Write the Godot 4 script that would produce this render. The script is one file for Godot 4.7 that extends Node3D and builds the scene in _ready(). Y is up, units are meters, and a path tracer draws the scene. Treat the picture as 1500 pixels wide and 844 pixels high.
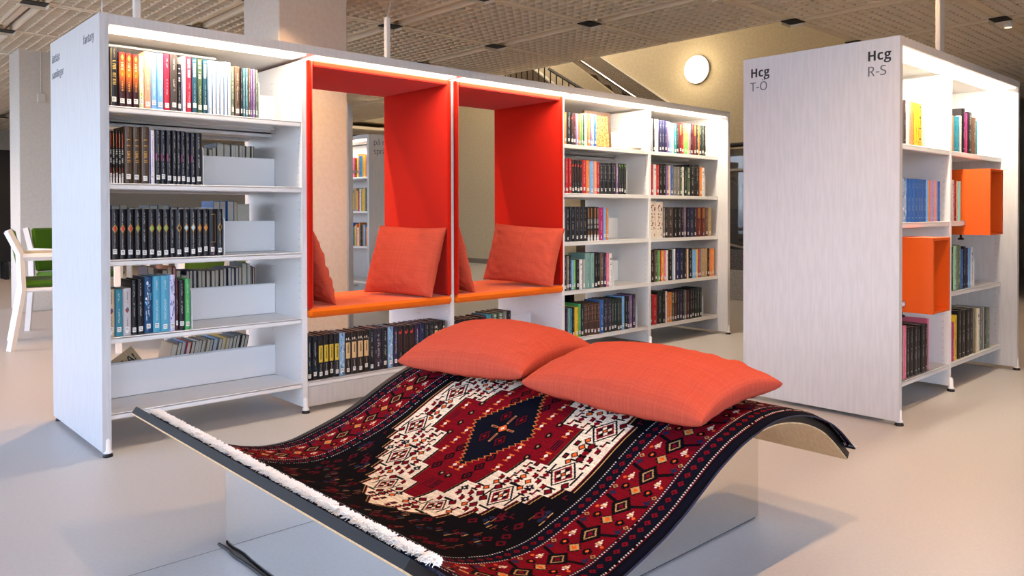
extends Node3D
# A library corner: two lit bookcases with felt niches, a rug-covered wave bench on a mirrored plinth.
# World axes follow the bookcases: x along the long bookcase, z towards its reader, origin at its near lower corner.

const CEIL := 2.56
var M := {}            # materials
var taken := {}        # names in use
var meshes := {}       # shared box meshes
var rng := RandomNumberGenerator.new()

# ------------------------------------------------------------------ lights and camera
func set_view() -> void:
	var yaw := 0.8233
	var pitch := 0.011
	var roll := 0.0022
	var focal := 1141.88
	var near := 0.05
	var right := Vector3(sin(yaw), 0, cos(yaw))
	var fwd := Vector3(cos(yaw), 0, -sin(yaw))
	var up2 := Vector3.UP * cos(pitch) + fwd * sin(pitch)
	var fwd2 := -Vector3.UP * sin(pitch) + fwd * cos(pitch)
	var r3 := right * cos(roll) - up2 * sin(roll)
	var u3 := right * sin(roll) + up2 * cos(roll)
	var cam := Camera3D.new()
	cam.name = "camera"
	add_child(cam)
	cam.transform = Transform3D(Basis(r3, u3, -fwd2), Vector3(-0.8948, 0.9619, 3.337))
	cam.projection = Camera3D.PROJECTION_FRUSTUM
	cam.near = near
	cam.far = 100.0
	cam.size = 844.0 / focal * near
	cam.frustum_offset = Vector2(0, -(422.0 - 324.1) / focal * near)
	cam.current = true
	var env := Environment.new()
	env.background_mode = Environment.BG_SKY
	var sky := Sky.new()
	var sm := ProceduralSkyMaterial.new()
	sm.sky_top_color = Color(0.70, 0.79, 0.96)
	sm.sky_horizon_color = Color(0.86, 0.91, 0.98)
	sm.ground_bottom_color = Color(0.45, 0.47, 0.50)
	sm.ground_horizon_color = Color(0.60, 0.66, 0.74)
	sm.sky_energy_multiplier = 1.0
	sky.sky_material = sm
	env.sky = sky
	env.background_energy_multiplier = 8.9
	env.tonemap_mode = Environment.TONE_MAPPER_LINEAR
	env.tonemap_exposure = 1.26
	env.sdfgi_enabled = true
	env.ssao_enabled = true
	env.ssil_enabled = true
	var we := WorldEnvironment.new()
	we.name = "world_environment"
	we.environment = env
	add_child(we)

const WARM := Color(1.0, 0.78, 0.55)
const LED := Color(1.0, 0.92, 0.82)
const SPOT_ENERGY := 1.25
const LED_ENERGY := 0.48

func shine(parent: Node, l: Light3D, at: Vector3, color: Color, energy: float) -> void:
	l.name = "light"
	l.light_color = color
	l.light_energy = energy
	l.shadow_enabled = true
	parent.add_child(l, true)
	l.position = at

# ------------------------------------------------------------------ naming helpers
func numbered(called: String) -> String:
	var n: int = taken.get(called, 0)
	taken[called] = n + 1
	return called if n == 0 else "%s_%03d" % [called, n]

func thing(called: String, label: String, category: String, at := Vector3.ZERO, turn := 0.0, group := "") -> Node3D:
	var o := Node3D.new()
	o.name = numbered(called)
	add_child(o)
	o.position = at
	o.rotation.y = turn
	o.set_meta("label", label)
	o.set_meta("category", category)
	if group != "":
		o.set_meta("group", group)
	return o

func structure(called: String) -> Node3D:
	var o := Node3D.new()
	o.name = numbered(called)
	add_child(o)
	o.set_meta("kind", "structure")
	return o

func part(called: String, mesh: Mesh, m: Material, parent: Node, at := Vector3.ZERO, rot := Vector3.ZERO) -> MeshInstance3D:
	var o := MeshInstance3D.new()
	o.name = called
	o.mesh = mesh
	o.material_override = m
	o.position = at
	o.rotation = rot
	parent.add_child(o, true)
	return o

func single(called: String, label: String, category: String, mesh: Mesh, m: Material, at := Vector3.ZERO, rot := Vector3.ZERO, group := "") -> MeshInstance3D:
	var o := part(numbered(called), mesh, m, self, at, rot)
	o.set_meta("label", label)
	o.set_meta("category", category)
	if group != "":
		o.set_meta("group", group)
	return o

func shell(called: String, mesh: Mesh, m: Material, at := Vector3.ZERO) -> MeshInstance3D:
	var o := part(numbered(called), mesh, m, self, at)
	o.set_meta("kind", "structure")
	return o

# ------------------------------------------------------------------ mesh helpers
func begin(smooth := false) -> SurfaceTool:
	var st := SurfaceTool.new()
	st.begin(Mesh.PRIMITIVE_TRIANGLES)
	st.set_smooth_group(0 if smooth else -1)
	return st

func finish(st: SurfaceTool) -> ArrayMesh:
	st.generate_normals()
	return st.commit()

func face(st: SurfaceTool, pts: Array, inside: Vector3) -> void:
	# a convex polygon, turned away from the point inside; front faces run clockwise
	var c := Vector3.ZERO
	for p in pts:
		c += p
	c /= pts.size()
	var n: Vector3 = (pts[1] - pts[0]).cross(pts[2] - pts[0])
	var outward := n.dot(c - inside) > 0.0
	for i in range(1, pts.size() - 1):
		var a: Vector3 = pts[0]
		var b: Vector3 = pts[i]
		var d: Vector3 = pts[i + 1]
		st.set_uv(Vector2.ZERO)
		if outward:
			st.add_vertex(a); st.add_vertex(d); st.add_vertex(b)
		else:
			st.add_vertex(a); st.add_vertex(b); st.add_vertex(d)

func add_box(st: SurfaceTool, c: Vector3, s: Vector3, b := 0.0) -> void:
	var h := s * 0.5
	if b <= 0.0:
		for ax in 3:
			for sg in [-1.0, 1.0]:
				var pts := []
				for q in [[-1, -1], [1, -1], [1, 1], [-1, 1]]:
					var v := Vector3.ZERO
					v[ax] = sg * h[ax]
					v[(ax + 1) % 3] = q[0] * h[(ax + 1) % 3]
					v[(ax + 2) % 3] = q[1] * h[(ax + 2) % 3]
					pts.append(c + v)
				face(st, pts, c)
		return
	b = minf(b, minf(h.x, minf(h.y, h.z)) * 0.9)
	for ax in 3:
		for sg in [-1.0, 1.0]:
			var pts := []
			for q in [[-1, -1], [1, -1], [1, 1], [-1, 1]]:
				pts.append(c + corner(h, b, ax, sg, q[0], q[1]))
			face(st, pts, c)
	for ax in 3:   # edges that run along axis ax
		var a1 := (ax + 1) % 3
		var a2 := (ax + 2) % 3
		for s1 in [-1.0, 1.0]:
			for s2 in [-1.0, 1.0]:
				var pts := []
				for e in [[a1, -1.0], [a1, 1.0], [a2, 1.0], [a2, -1.0]]:
					var v := Vector3.ZERO
					v[ax] = e[1] * (h[ax] - b)
					v[a1] = s1 * (h[a1] if e[0] == a1 else h[a1] - b)
					v[a2] = s2 * (h[a2] if e[0] == a2 else h[a2] - b)
					pts.append(c + v)
				face(st, pts, c)
	for sx in [-1.0, 1.0]:
		for sy in [-1.0, 1.0]:
			for sz in [-1.0, 1.0]:
				face(st, [c + Vector3(sx * h.x, sy * (h.y - b), sz * (h.z - b)), c + Vector3(sx * (h.x - b), sy * h.y, sz * (h.z - b)), c + Vector3(sx * (h.x - b), sy * (h.y - b), sz * h.z)], c)

func corner(h: Vector3, b: float, ax: int, sg: float, q1: float, q2: float) -> Vector3:
	var v := Vector3.ZERO
	v[ax] = sg * h[ax]
	v[(ax + 1) % 3] = q1 * (h[(ax + 1) % 3] - b)
	v[(ax + 2) % 3] = q2 * (h[(ax + 2) % 3] - b)
	return v

func box(s: Vector3, b := 0.002) -> Mesh:
	var key := "%.4f %.4f %.4f %.4f" % [s.x, s.y, s.z, b]
	if not meshes.has(key):
		var st := begin()
		add_box(st, Vector3.ZERO, s, b)
		meshes[key] = finish(st)
	return meshes[key]

func span(a: Vector3, z: Vector3, b := 0.002) -> Array:
	return [box((z - a).abs(), b), (a + z) * 0.5]

func block(called: String, a: Vector3, z: Vector3, m: Material, parent: Node, b := 0.002) -> MeshInstance3D:
	return part(called, box((z - a).abs(), b), m, parent, (a + z) * 0.5)

func add_tube(st: SurfaceTool, pts: Array, r: float, n := 8) -> void:
	var rings := []
	for i in pts.size():
		var p: Vector3 = pts[i]
		var d: Vector3 = (pts[mini(i + 1, pts.size() - 1)] - pts[maxi(i - 1, 0)]).normalized()
		var side := d.cross(Vector3.UP if absf(d.y) < 0.9 else Vector3.RIGHT).normalized()
		var other := d.cross(side).normalized()
		var ring := []
		for k in n:
			var a := TAU * k / n
			ring.append(p + (side * cos(a) + other * sin(a)) * r)
		rings.append(ring)
	for i in pts.size() - 1:
		var mid: Vector3 = (pts[i] + pts[i + 1]) * 0.5
		for k in n:
			face(st, [rings[i][k], rings[i][(k + 1) % n], rings[i + 1][(k + 1) % n], rings[i + 1][k]], mid)
	face(st, rings[0], pts[1])
	face(st, rings[-1], pts[-2])

func tube(pts: Array, r: float, n := 8) -> Mesh:
	var st := begin()
	add_tube(st, pts, r, n)
	return finish(st)

func prism(poly: Array, a: float, b: float, axis := 0) -> Mesh:
	# a convex outline (y, other) swept from a to b along axis (0 = x with outline z,y ; 2 = z with outline x,y)
	var st := begin()
	var A := []
	var B := []
	for p in poly:
		A.append(Vector3(a, p.y, p.x) if axis == 0 else Vector3(p.x, p.y, a))
		B.append(Vector3(b, p.y, p.x) if axis == 0 else Vector3(p.x, p.y, b))
	var c := Vector3.ZERO
	for p in A + B:
		c += p
	c /= A.size() * 2
	face(st, A, c)
	face(st, B, c)
	for i in A.size():
		var j := (i + 1) % A.size()
		face(st, [A[i], A[j], B[j], B[i]], c)
	return finish(st)

func lathe(profile: Array, n := 20) -> Mesh:
	# profile of (radius, y), from bottom to top
	var st := begin(true)
	for i in profile.size() - 1:
		var p: Vector2 = profile[i]
		var q: Vector2 = profile[i + 1]
		for k in n:
			var a := TAU * k / n
			var b := TAU * (k + 1) / n
			var pa := Vector3(cos(a) * p.x, p.y, sin(a) * p.x)
			var pb := Vector3(cos(b) * p.x, p.y, sin(b) * p.x)
			var qa := Vector3(cos(a) * q.x, q.y, sin(a) * q.x)
			var qb := Vector3(cos(b) * q.x, q.y, sin(b) * q.x)
			for v in [pa, pb, qb, pa, qb, qa]:
				st.add_vertex(v)
	st.index()
	return finish(st)

# ------------------------------------------------------------------ materials
func mat(color: Color, rough := 0.6, metal := 0.0, spec := 0.5) -> StandardMaterial3D:
	var m := StandardMaterial3D.new()
	m.albedo_color = color
	m.roughness = rough
	m.metallic = metal
	m.metallic_specular = spec
	return m

func noise_tex(freq: float, lo: Color, hi: Color, w := 512, seed_ := 1, octaves := 4) -> NoiseTexture2D:
	var n := FastNoiseLite.new()
	n.seed = seed_
	n.frequency = freq
	n.fractal_octaves = octaves
	var t := NoiseTexture2D.new()
	t.width = w
	t.height = w
	t.seamless = true
	t.noise = n
	var g := Gradient.new()
	g.set_color(0, lo)
	g.set_color(1, hi)
	g.set_offset(0, 0.25)
	g.set_offset(1, 0.75)
	t.color_ramp = g
	return t

func grained(lo: Color, hi: Color, freq: float, scale: Vector3, rough: float, seed_ := 1) -> StandardMaterial3D:
	var m := mat(Color.WHITE, rough)
	m.albedo_texture = noise_tex(freq, lo, hi, 512, seed_)
	m.uv1_triplanar = true
	m.uv1_world_triplanar = true
	m.uv1_scale = scale
	return m

func glow(color: Color, energy: float) -> StandardMaterial3D:
	var m := mat(Color(0.9, 0.9, 0.9), 0.5)
	m.emission_enabled = true
	m.emission = color
	m.emission_energy_multiplier = energy
	return m

func weave_tex(size: int, base: Color, dark: Color, light: Color, seed_: int) -> ImageTexture:
	# plain weave: threads over and under with slubs of uneven tone
	var r := RandomNumberGenerator.new()
	r.seed = seed_
	var im := Image.create(size, size, false, Image.FORMAT_RGB8)
	var warp := []
	var weft := []
	for i in size:
		warp.append(r.randf())
		weft.append(r.randf())
	for y in size:
		for x in size:
			var over := ((x / 2) + (y / 2)) % 2 == 0
			var t: float = warp[x / 2] if over else weft[y / 2]
			t = t * 0.55 + r.randf() * 0.45
			var c := base.lerp(dark, (0.5 - t) * 1.1) if t < 0.5 else base.lerp(light, (t - 0.5) * 1.1)
			im.set_pixel(x, y, c)
	return ImageTexture.create_from_image(im)

func make_materials() -> void:
	M.white = grained(Color(0.790, 0.785, 0.782), Color(0.815, 0.810, 0.807), 0.02, Vector3(5, 0.5, 5), 0.38, 3)
	M.metal_white = mat(Color(0.92, 0.92, 0.915), 0.32)
	M.edge = mat(Color(0.80, 0.79, 0.78), 0.4)
	M.foot_black = mat(Color(0.03, 0.03, 0.03), 0.5)
	M.plaster = grained(Color(0.81, 0.79, 0.75), Color(0.84, 0.82, 0.78), 0.03, Vector3(1.4, 1.4, 1.4), 0.9, 5)
	M.column = grained(Color(0.86, 0.83, 0.79), Color(0.88, 0.855, 0.815), 0.03, Vector3(1.6, 1.6, 1.6), 0.9, 6)
	M.stairwall = grained(Color(0.71, 0.66, 0.56), Color(0.74, 0.69, 0.59), 0.03, Vector3(1.2, 1.2, 1.2), 0.9, 7)
	M.floor = grained(Color(0.712, 0.707, 0.700), Color(0.728, 0.722, 0.716), 0.06, Vector3(1.9, 1.9, 1.9), 0.40, 8)
	M.seam = mat(Color(0.50, 0.49, 0.48), 0.6)
	M.ceiling = mat(Color(0.96, 0.90, 0.80), 0.6)
	M.slab = grained(Color(0.65, 0.57, 0.45), Color(0.69, 0.61, 0.49), 0.03, Vector3(1, 1, 1), 0.95, 9)
	M.black = mat(Color(0.02, 0.02, 0.02), 0.6)
	M.steel = mat(Color(0.78, 0.77, 0.75), 0.3, 0.9)
	M.black_steel = mat(Color(0.07, 0.07, 0.075), 0.45)
	M.stone = grained(Color(0.26, 0.22, 0.18), Color(0.46, 0.41, 0.35), 0.05, Vector3(2, 2, 2), 0.5, 10)
	M.concrete = grained(Color(0.60, 0.56, 0.50), Color(0.70, 0.66, 0.60), 0.04, Vector3(2, 2, 2), 0.85, 11)
	M.mirror = mat(Color(0.90, 0.90, 0.89), 0.015, 1.0)
	M.ply = grained(Color(0.80, 0.66, 0.48), Color(0.88, 0.76, 0.58), 0.03, Vector3(2, 2, 9), 0.5, 12)
	M.board = mat(Color(0.035, 0.037, 0.045), 0.42)
	M.felt = felt_mat(Color(0.70, 0.075, 0.012), Color(0.77, 0.12, 0.022))  # niche sides: the felt in shade, its deeper red painted in
	M.felt_lit = felt_mat(Color(0.87, 0.37, 0.04), Color(0.92, 0.44, 0.07))  # seat pad: same felt, lit orange painted into its colour
	M.green = felt_mat(Color(0.24, 0.38, 0.08), Color(0.32, 0.48, 0.12))
	M.orange_box = mat(Color(0.89, 0.36, 0.07), 0.45)
	M.pillow = mat(Color.WHITE, 0.95, 0.0, 0.2)
	M.pillow.albedo_texture = weave_tex(256, Color(0.765, 0.32, 0.235), Color(0.585, 0.22, 0.18), Color(0.875, 0.43, 0.325), 21)
	M.pillow.uv1_scale = Vector3(2.6, 3.6, 1)
	M.pillow_small = M.pillow.duplicate()
	M.pillow_small.uv1_scale = Vector3(2.2, 2.2, 1)
	M.paper = grained(Color(0.78, 0.74, 0.66), Color(0.87, 0.84, 0.77), 0.08, Vector3(30, 1, 30), 0.9, 13)
	M.cork = grained(Color(0.70, 0.60, 0.46), Color(0.80, 0.70, 0.56), 0.05, Vector3(6, 6, 6), 0.9, 14)
	M.ink = mat(Color(0.10, 0.10, 0.11), 0.6)
	M.ink_light = mat(Color(0.36, 0.37, 0.41), 0.6)
	M.fringe = mat(Color(0.96, 0.95, 0.92), 0.95)
	M.cable = mat(Color(0.02, 0.02, 0.025), 0.5)
	M.glass = mat(Color(0.95, 1.0, 0.97, 0.10), 0.02)
	M.glass.transparency = BaseMaterial3D.TRANSPARENCY_ALPHA
	M.smoke_glass = mat(Color(0.30, 0.28, 0.25, 0.55), 0.02)
	M.smoke_glass.transparency = BaseMaterial3D.TRANSPARENCY_ALPHA
	M.led = glow(LED, 1.5)
	M.downlight_glow = glow(WARM, 6.0)
	M.globe = glow(Color(1.0, 0.95, 0.85), 2.2)
	M.gold = mat(Color(0.55, 0.36, 0.13), 0.45, 0.4)
	M.dark_red = mat(Color(0.45, 0.07, 0.06), 0.6)
	M.grey_panel = grained(Color(0.44, 0.40, 0.36), Color(0.50, 0.46, 0.41), 0.05, Vector3(3, 3, 3), 0.9, 15)
	M.rug = mat(Color.WHITE, 0.95, 0.0, 0.15)
	M.rug.albedo_texture = rug_tex()
	M.book = mat(Color.WHITE, 0.38, 0.0, 0.45)
	M.book.albedo_texture = spine_atlas()

func felt_mat(lo: Color, hi: Color) -> StandardMaterial3D:
	var m := grained(lo, hi, 0.18, Vector3(7, 7, 7), 0.95, 16)
	m.metallic_specular = 0.15
	m.rim_enabled = true
	m.rim = 0.25
	m.rim_tint = 0.8
	return m

# ------------------------------------------------------------------ rug pattern (2 mm knots; u along, v across, in mm from the middle)
const RU := 438
const RV := 345
var rug_im: Image
const R_RED := Color(0.44, 0.04, 0.095)
const R_CREAM := Color(0.90, 0.85, 0.76)
const R_TAN := Color(0.74, 0.58, 0.36)
const R_ORANGE := Color(0.85, 0.38, 0.15)
const R_NAVY := Color(0.05, 0.058, 0.11)
const R_BLACK := Color(0.045, 0.042, 0.06)
const R_BLUE := Color(0.12, 0.15, 0.27)

func rr(u0: float, v0: float, u1: float, v1: float, c: Color) -> void:
	var x0 := int(round(u0 / 2.0)) + RU
	var y0 := int(round(v0 / 2.0)) + RV
	var x1 := int(round(u1 / 2.0)) + RU
	var y1 := int(round(v1 / 2.0)) + RV
	rug_im.fill_rect(Rect2i(mini(x0, x1), mini(y0, y1), maxi(1, absi(x1 - x0)), maxi(1, absi(y1 - y0))), c)

func dia(u: float, v: float, a: float, b: float, c: Color) -> void:
	var n := int(a / 2.0)
	for i in range(-n, n + 1):
		var hv := b * (1.0 - absf(i * 2.0) / (a + 1.0))
		rr(u + i * 2.0, v - hv, u + i * 2.0 + 2.0, v + hv, c)

func rosette(u: float, v: float, r: float, out_c: Color, in_c: Color, core: Color) -> void:
	rr(u - r, v - r * 0.55, u + r, v + r * 0.55, out_c)
	rr(u - r * 0.55, v - r, u + r * 0.55, v + r, out_c)
	dia(u, v, r * 0.95, r * 0.95, in_c)
	dia(u, v, r * 0.45, r * 0.45, core)

func big_diamond(u: float, v: float, a: float, b: float) -> void:
	dia(u, v, a, b, R_BLACK)
	dia(u, v, a * 0.86, b * 0.86, R_CREAM)
	dia(u, v, a * 0.70, b * 0.70, R_RED)
	dia(u, v, a * 0.50, b * 0.50, R_BLACK)
	for s in [[-1, -1], [-1, 1], [1, -1], [1, 1]]:
		dia(u + s[0] * a * 0.2, v + s[1] * b * 0.2, a * 0.16, b * 0.16, R_CREAM)
	dia(u, v, a * 0.12, b * 0.12, R_ORANGE)
	for s in [-1, 1]:   # hooks beside the diamond
		rr(u - a * 0.55, v + s * b * 1.02, u + a * 0.55, v + s * b * 1.14, R_BLACK)
		rr(u + s * a * 1.06, v - b * 0.5, u + s * a * 1.2, v + b * 0.5, R_BLACK)

func cream_reach(u: float) -> float:
	u = absf(u)
	if u < 140.0:
		return 385.0
	var base := lerpf(372.0, 150.0, (u - 140.0) / 280.0) if u < 420.0 else lerpf(150.0, 0.0, (u - 420.0) / 85.0)
	return base + 30.0 * (fposmod((u - 140.0) / 47.0, 1.0) - 0.5)

func red_reach(u: float) -> float:
	u = absf(u)
	if u < 80.0:
		return 250.0
	if u > 375.0:
		return -1.0
	return lerpf(185.0, 12.0, (u - 80.0) / 295.0) + 34.0 * (fposmod((u - 80.0) / 76.0, 1.0) - 0.5)

func small_motif(u: float, v: float, k: int) -> void:
	match k % 7:
		0:
			rr(u - 10, v - 8, u + 10, v + 8, R_BLACK); rr(u - 5, v - 4, u + 5, v + 4, R_RED)
		1:
			dia(u, v, 15, 14, R_BLACK); dia(u, v, 10, 10, R_RED)
		2:
			dia(u, v, 12, 12, R_BLACK); dia(u, v, 8, 8, R_ORANGE)
		3:
			rr(u - 14, v - 3, u + 14, v + 3, R_NAVY); rr(u - 3, v - 14, u + 3, v + 14, R_NAVY); rr(u - 8, v - 8, u + 8, v + 8, R_NAVY); rr(u - 3, v - 3, u + 3, v + 3, R_CREAM)
		4:
			rr(u - 15, v - 12, u - 9, v + 12, R_BLACK); rr(u + 9, v - 12, u + 15, v + 12, R_BLACK); rr(u - 15, v - 4, u + 15, v + 4, R_BLACK); dia(u, v, 10, 11, R_RED)
		5:
			rr(u - 9, v - 6, u + 9, v + 6, R_RED); rr(u - 12, v + 6, u + 5, v + 10, R_BLACK); rr(u + 6, v - 10, u + 11, v - 4, R_BLACK)
		6:
			rr(u - 12, v - 10, u - 6, v + 4, R_BLACK); rr(u - 12, v - 2, u + 12, v + 4, R_RED); rr(u + 6, v - 2, u + 12, v + 12, R_BLACK)

func border_unit(c: float, side: int, along_u: bool) -> void:
	# one repeat (118 mm) of the red border; side -1 or 1, along the long or the short edge
	var mid := (690.0 if along_u else 876.0) - 150.0
	var at := func(a: float, b: float) -> Vector2:
		return Vector2(c + a, side * (mid + b)) if along_u else Vector2(side * (mid + b), c + a)
	var put := func(a: float, b: float, ra: float, rb: float, col: Color) -> void:
		var p: Vector2 = at.call(a, b)
		if along_u: dia(p.x, p.y, ra, rb, col)
		else: dia(p.x, p.y, rb, ra, col)
	var bar := func(a0: float, b0: float, a1: float, b1: float, col: Color) -> void:
		var p: Vector2 = at.call(a0, b0)
		var q: Vector2 = at.call(a1, b1)
		rr(p.x, p.y, q.x, q.y, col)
	for s in [-1.0, 1.0]:
		for k in 9:    # slanting arms
			bar.call(1.0 + k * 2.2, s * (14.0 + k * 5.2), 13.0 + k * 1.9, s * (20.0 + k * 5.2), R_BLACK)
	put.call(0.0, 0.0, 38.0, 30.0, R_BLACK)
	put.call(0.0, 0.0, 24.0, 18.0, R_TAN)
	put.call(0.0, 0.0, 18.0, 13.0, R_NAVY)
	put.call(0.0, 0.0, 9.0, 7.0, R_RED)
	for s in [-1.0, 1.0]:
		for k in 7:    # pale triangles
			bar.call(-22.0 + k * 3.0, s * 40.0 - (9.0 - k * 1.3), -19.0 + k * 3.0, s * 40.0 + (9.0 - k * 1.3), R_TAN if k % 3 == 1 else R_CREAM)
		bar.call(-29.0, s * 40.0 - 3.0, -24.0, s * 40.0 + 3.0, Color(0.95, 0.95, 0.93))
		put.call(-26.0, s * 54.0, 5.0, 5.0, R_ORANGE)
		bar.call(26.0, s * 52.0 - 3.0, 46.0, s * 52.0 + 3.0, R_BLUE)
		bar.call(33.0, s * 52.0 - 10.0, 39.0, s * 52.0 + 10.0, R_BLUE)
	var p: Vector2 = at.call(-56.0, 0.0)
	rosette(p.x, p.y, 16.0, R_BLACK, R_TAN, R_ORANGE)
	for s in [-1.0, 1.0]:
		p = at.call(-52.0, s * 34.0)
		rosette(p.x, p.y, 11.0, R_BLACK, R_BLACK, R_ORANGE)
		p = at.call(-62.0, s * 58.0)
		rosette(p.x, p.y, 8.0, R_NAVY, R_TAN, R_RED)

func rug_tex() -> ImageTexture:
	var r := RandomNumberGenerator.new()
	r.seed = 77
	rug_im = Image.create(RU * 2, RV * 2, false, Image.FORMAT_RGB8)
	rug_im.fill(R_BLACK)
	var rings := [[12.0, R_NAVY], [24.0, R_BLACK], [30.0, R_RED], [33.0, R_BLACK], [40.0, R_NAVY], [76.0, R_RED], [78.0, R_BLACK], [84.0, R_RED], [218.0, R_BLACK], [224.0, R_NAVY], [256.0, R_BLACK]]
	for g in rings:
		rr(-876 + g[0], -690 + g[0], 876 - g[0], 690 - g[0], g[1])
	for d in [35.0, 80.0, 221.0, 260.0]:      # lines of white knots
		var u: float = -876 + d
		while u < 876 - d:
			for s in [-1, 1]:
				if r.randf() < 0.93:
					rr(u, s * (690 - d) - 2, u + 4, s * (690 - d) + 2, Color(0.88, 0.87, 0.85))
			u += 8.0
		var v: float = -690 + d
		while v < 690 - d:
			for s in [-1, 1]:
				rr(s * (876 - d) - 2, v, s * (876 - d) + 2, v + 4, Color(0.82, 0.80, 0.78))
			v += 8.0
	for d in [58.0, 240.0]:                   # red flowers on the navy guard bands
		var u: float = -876 + d
		while u < 876 - d:
			for s in [-1, 1]:
				dia(u, s * (690 - d), 10, 9, R_RED); rr(u - 2, s * (690 - d) - 2, u + 2, s * (690 - d) + 2, R_NAVY)
			u += 29.0
		var v: float = -690 + d
		while v < 690 - d:
			for s in [-1, 1]:
				dia(s * (876 - d), v, 9, 10, R_RED)
			v += 29.0
	for s in [-1, 1]:
		for k in range(-6, 7):
			border_unit(k * 118.0 - 10.0, s, true)
		for k in range(-4, 5):
			border_unit(k * 118.0, s, false)
	# dark field: sparse half-hidden motifs
	for k in 150:
		var u := r.randf_range(150, 590)
		var v := r.randf_range(30, 400)
		if v < cream_reach(u) + 40.0:
			continue
		for s in [[-1, -1], [-1, 1], [1, -1], [1, 1]]:
			var cu: float = s[0] * u
			var cv: float = s[1] * v
			match k % 4:
				0:
					dia(cu, cv, 18, 15, Color(0.33, 0.05, 0.10)); dia(cu, cv, 7, 6, R_BLACK)
				1:
					rr(cu - 14, cv - 2, cu + 14, cv + 2, Color(0.45, 0.30, 0.20)); rr(cu - 2, cv, cu + 2, cv + 12, Color(0.40, 0.07, 0.12))
				2:
					rr(cu - 9, cv - 9, cu + 9, cv - 5, Color(0.36, 0.06, 0.11)); rr(cu - 9, cv - 9, cu - 5, cv + 9, Color(0.36, 0.06, 0.11))
				3:
					dia(cu, cv, 9, 9, R_BLUE); rr(cu - 16, cv + 10, cu + 6, cv + 13, R_TAN if k % 8 == 3 else Color(0.38, 0.06, 0.11))
	# cream band, then the red field inside it
	for i in range(-262, 262):
		var u := i * 2.0
		var w := cream_reach(u)
		if w > 2.0:
			rr(u, -w - 14, u + 2, w + 14, R_TAN)
			rr(u, -w - 10, u + 2, w + 10, R_BLACK)
			rr(u, -w - 4, u + 2, w + 4, R_RED)
			rr(u, -w, u + 2, w, R_CREAM)
	for s in [[-1, -1], [-1, 1], [1, -1], [1, 1]]:
		for q in [[92.0, 322.0, 52.0, 44.0], [238.0, 228.0, 50.0, 40.0], [372.0, 110.0, 46.0, 34.0]]:
			big_diamond(s[0] * q[0], s[1] * q[1], q[2], q[3])
	for a in range(0, 19):
		for b in range(0, 15):
			var u := a * 28.5 + (14.0 if b % 2 else 0.0) + r.randf_range(-4, 4)
			var v := b * 27.5 + r.randf_range(-4, 4)
			var inside_red := v < red_reach(u) + 24.0
			if inside_red or v > cream_reach(u) - 14.0:
				continue
			var near_big := false
			for q in [[92.0, 322.0], [238.0, 228.0], [372.0, 110.0]]:
				if absf(u - q[0]) / 66.0 + absf(v - q[1]) / 60.0 < 1.0:
					near_big = true
			if near_big:
				continue
			var k := r.randi_range(0, 6)
			for s in [[-1, -1], [-1, 1], [1, -1], [1, 1]]:
				small_motif(s[0] * u, s[1] * v, k)
	for i in range(-190, 190):
		var u := i * 2.0
		var w := red_reach(u)
		if w > 0.0:
			rr(u, -w - 9, u + 2, w + 9, R_BLACK)
			rr(u, -w - 3, u + 2, w + 3, Color(0.36, 0.28, 0.18))
			rr(u, -w, u + 2, w, R_RED)
	for a in range(0, 8):
		for b in range(0, 5):
			var u := a * 48.0 + (24.0 if b % 2 else 0.0)
			var v := b * 52.0 + 14.0
			if v > red_reach(u) - 20.0 or u / 205.0 + v / 145.0 < 1.0:
				continue
			var k := r.randi_range(0, 3)
			for s in [[-1, -1], [-1, 1], [1, -1], [1, 1]]:
				var cu: float = s[0] * u
				var cv: float = s[1] * v
				match k:
					0:
						dia(cu, cv, 22, 18, R_BLACK); dia(cu, cv, 13, 10, R_RED); dia(cu, cv, 7, 6, R_NAVY)
					1:
						rr(cu - 16, cv - 10, cu - 11, cv + 10, R_ORANGE); rr(cu + 11, cv - 10, cu + 16, cv + 10, R_ORANGE); rr(cu - 16, cv - 2, cu + 16, cv + 2, R_TAN); dia(cu, cv, 7, 7, R_CREAM)
					2:
						rosette(cu, cv, 11, R_BLACK, R_NAVY, R_TAN)
					3:
						rr(cu - 20, cv - 8, cu + 20, cv - 5, R_NAVY); rr(cu - 20, cv, cu + 20, cv + 3, R_NAVY); rr(cu - 20, cv + 8, cu + 20, cv + 11, R_NAVY)
	# middle medallion with its toothed orange outline
	for i in range(-96, 97):
		var u := i * 2.0
		var w := 122.0 * (1.0 - absf(u) / 186.0) + 7.0 * (absf(fposmod(u / 16.0, 1.0) - 0.5) * 4.0 - 1.0)
		if w > 0.0:
			rr(u, -w - 5, u + 2, w + 5, Color(0.86, 0.55, 0.25))
			rr(u, -w, u + 2, w, R_NAVY)
	for s in [[-1, -1], [-1, 1], [1, -1], [1, 1]]:
		dia(s[0] * 48, s[1] * 34, 34, 26, R_BLACK)
		dia(s[0] * 48, s[1] * 34, 27, 20, Color(0.30, 0.05, 0.12))
		dia(s[0] * 48, s[1] * 34, 18, 13, R_BLACK)
		dia(s[0] * 48, s[1] * 34, 9, 7, R_RED)
	for s in [-1, 1]:
		rr(s * 22, -4, s * 62, 4, R_TAN); rr(s * 26, -1.5, s * 58, 1.5, R_RED)
		rr(-4, s * 20, 4, s * 48, R_TAN); rr(-1.5, s * 24, 1.5, s * 44, R_RED)
	rosette(0, 0, 18, R_BLACK, R_ORANGE, R_CREAM)
	# uneven dye, knot by knot and row by row
	var w := rug_im.get_width()
	var h := rug_im.get_height()
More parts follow.
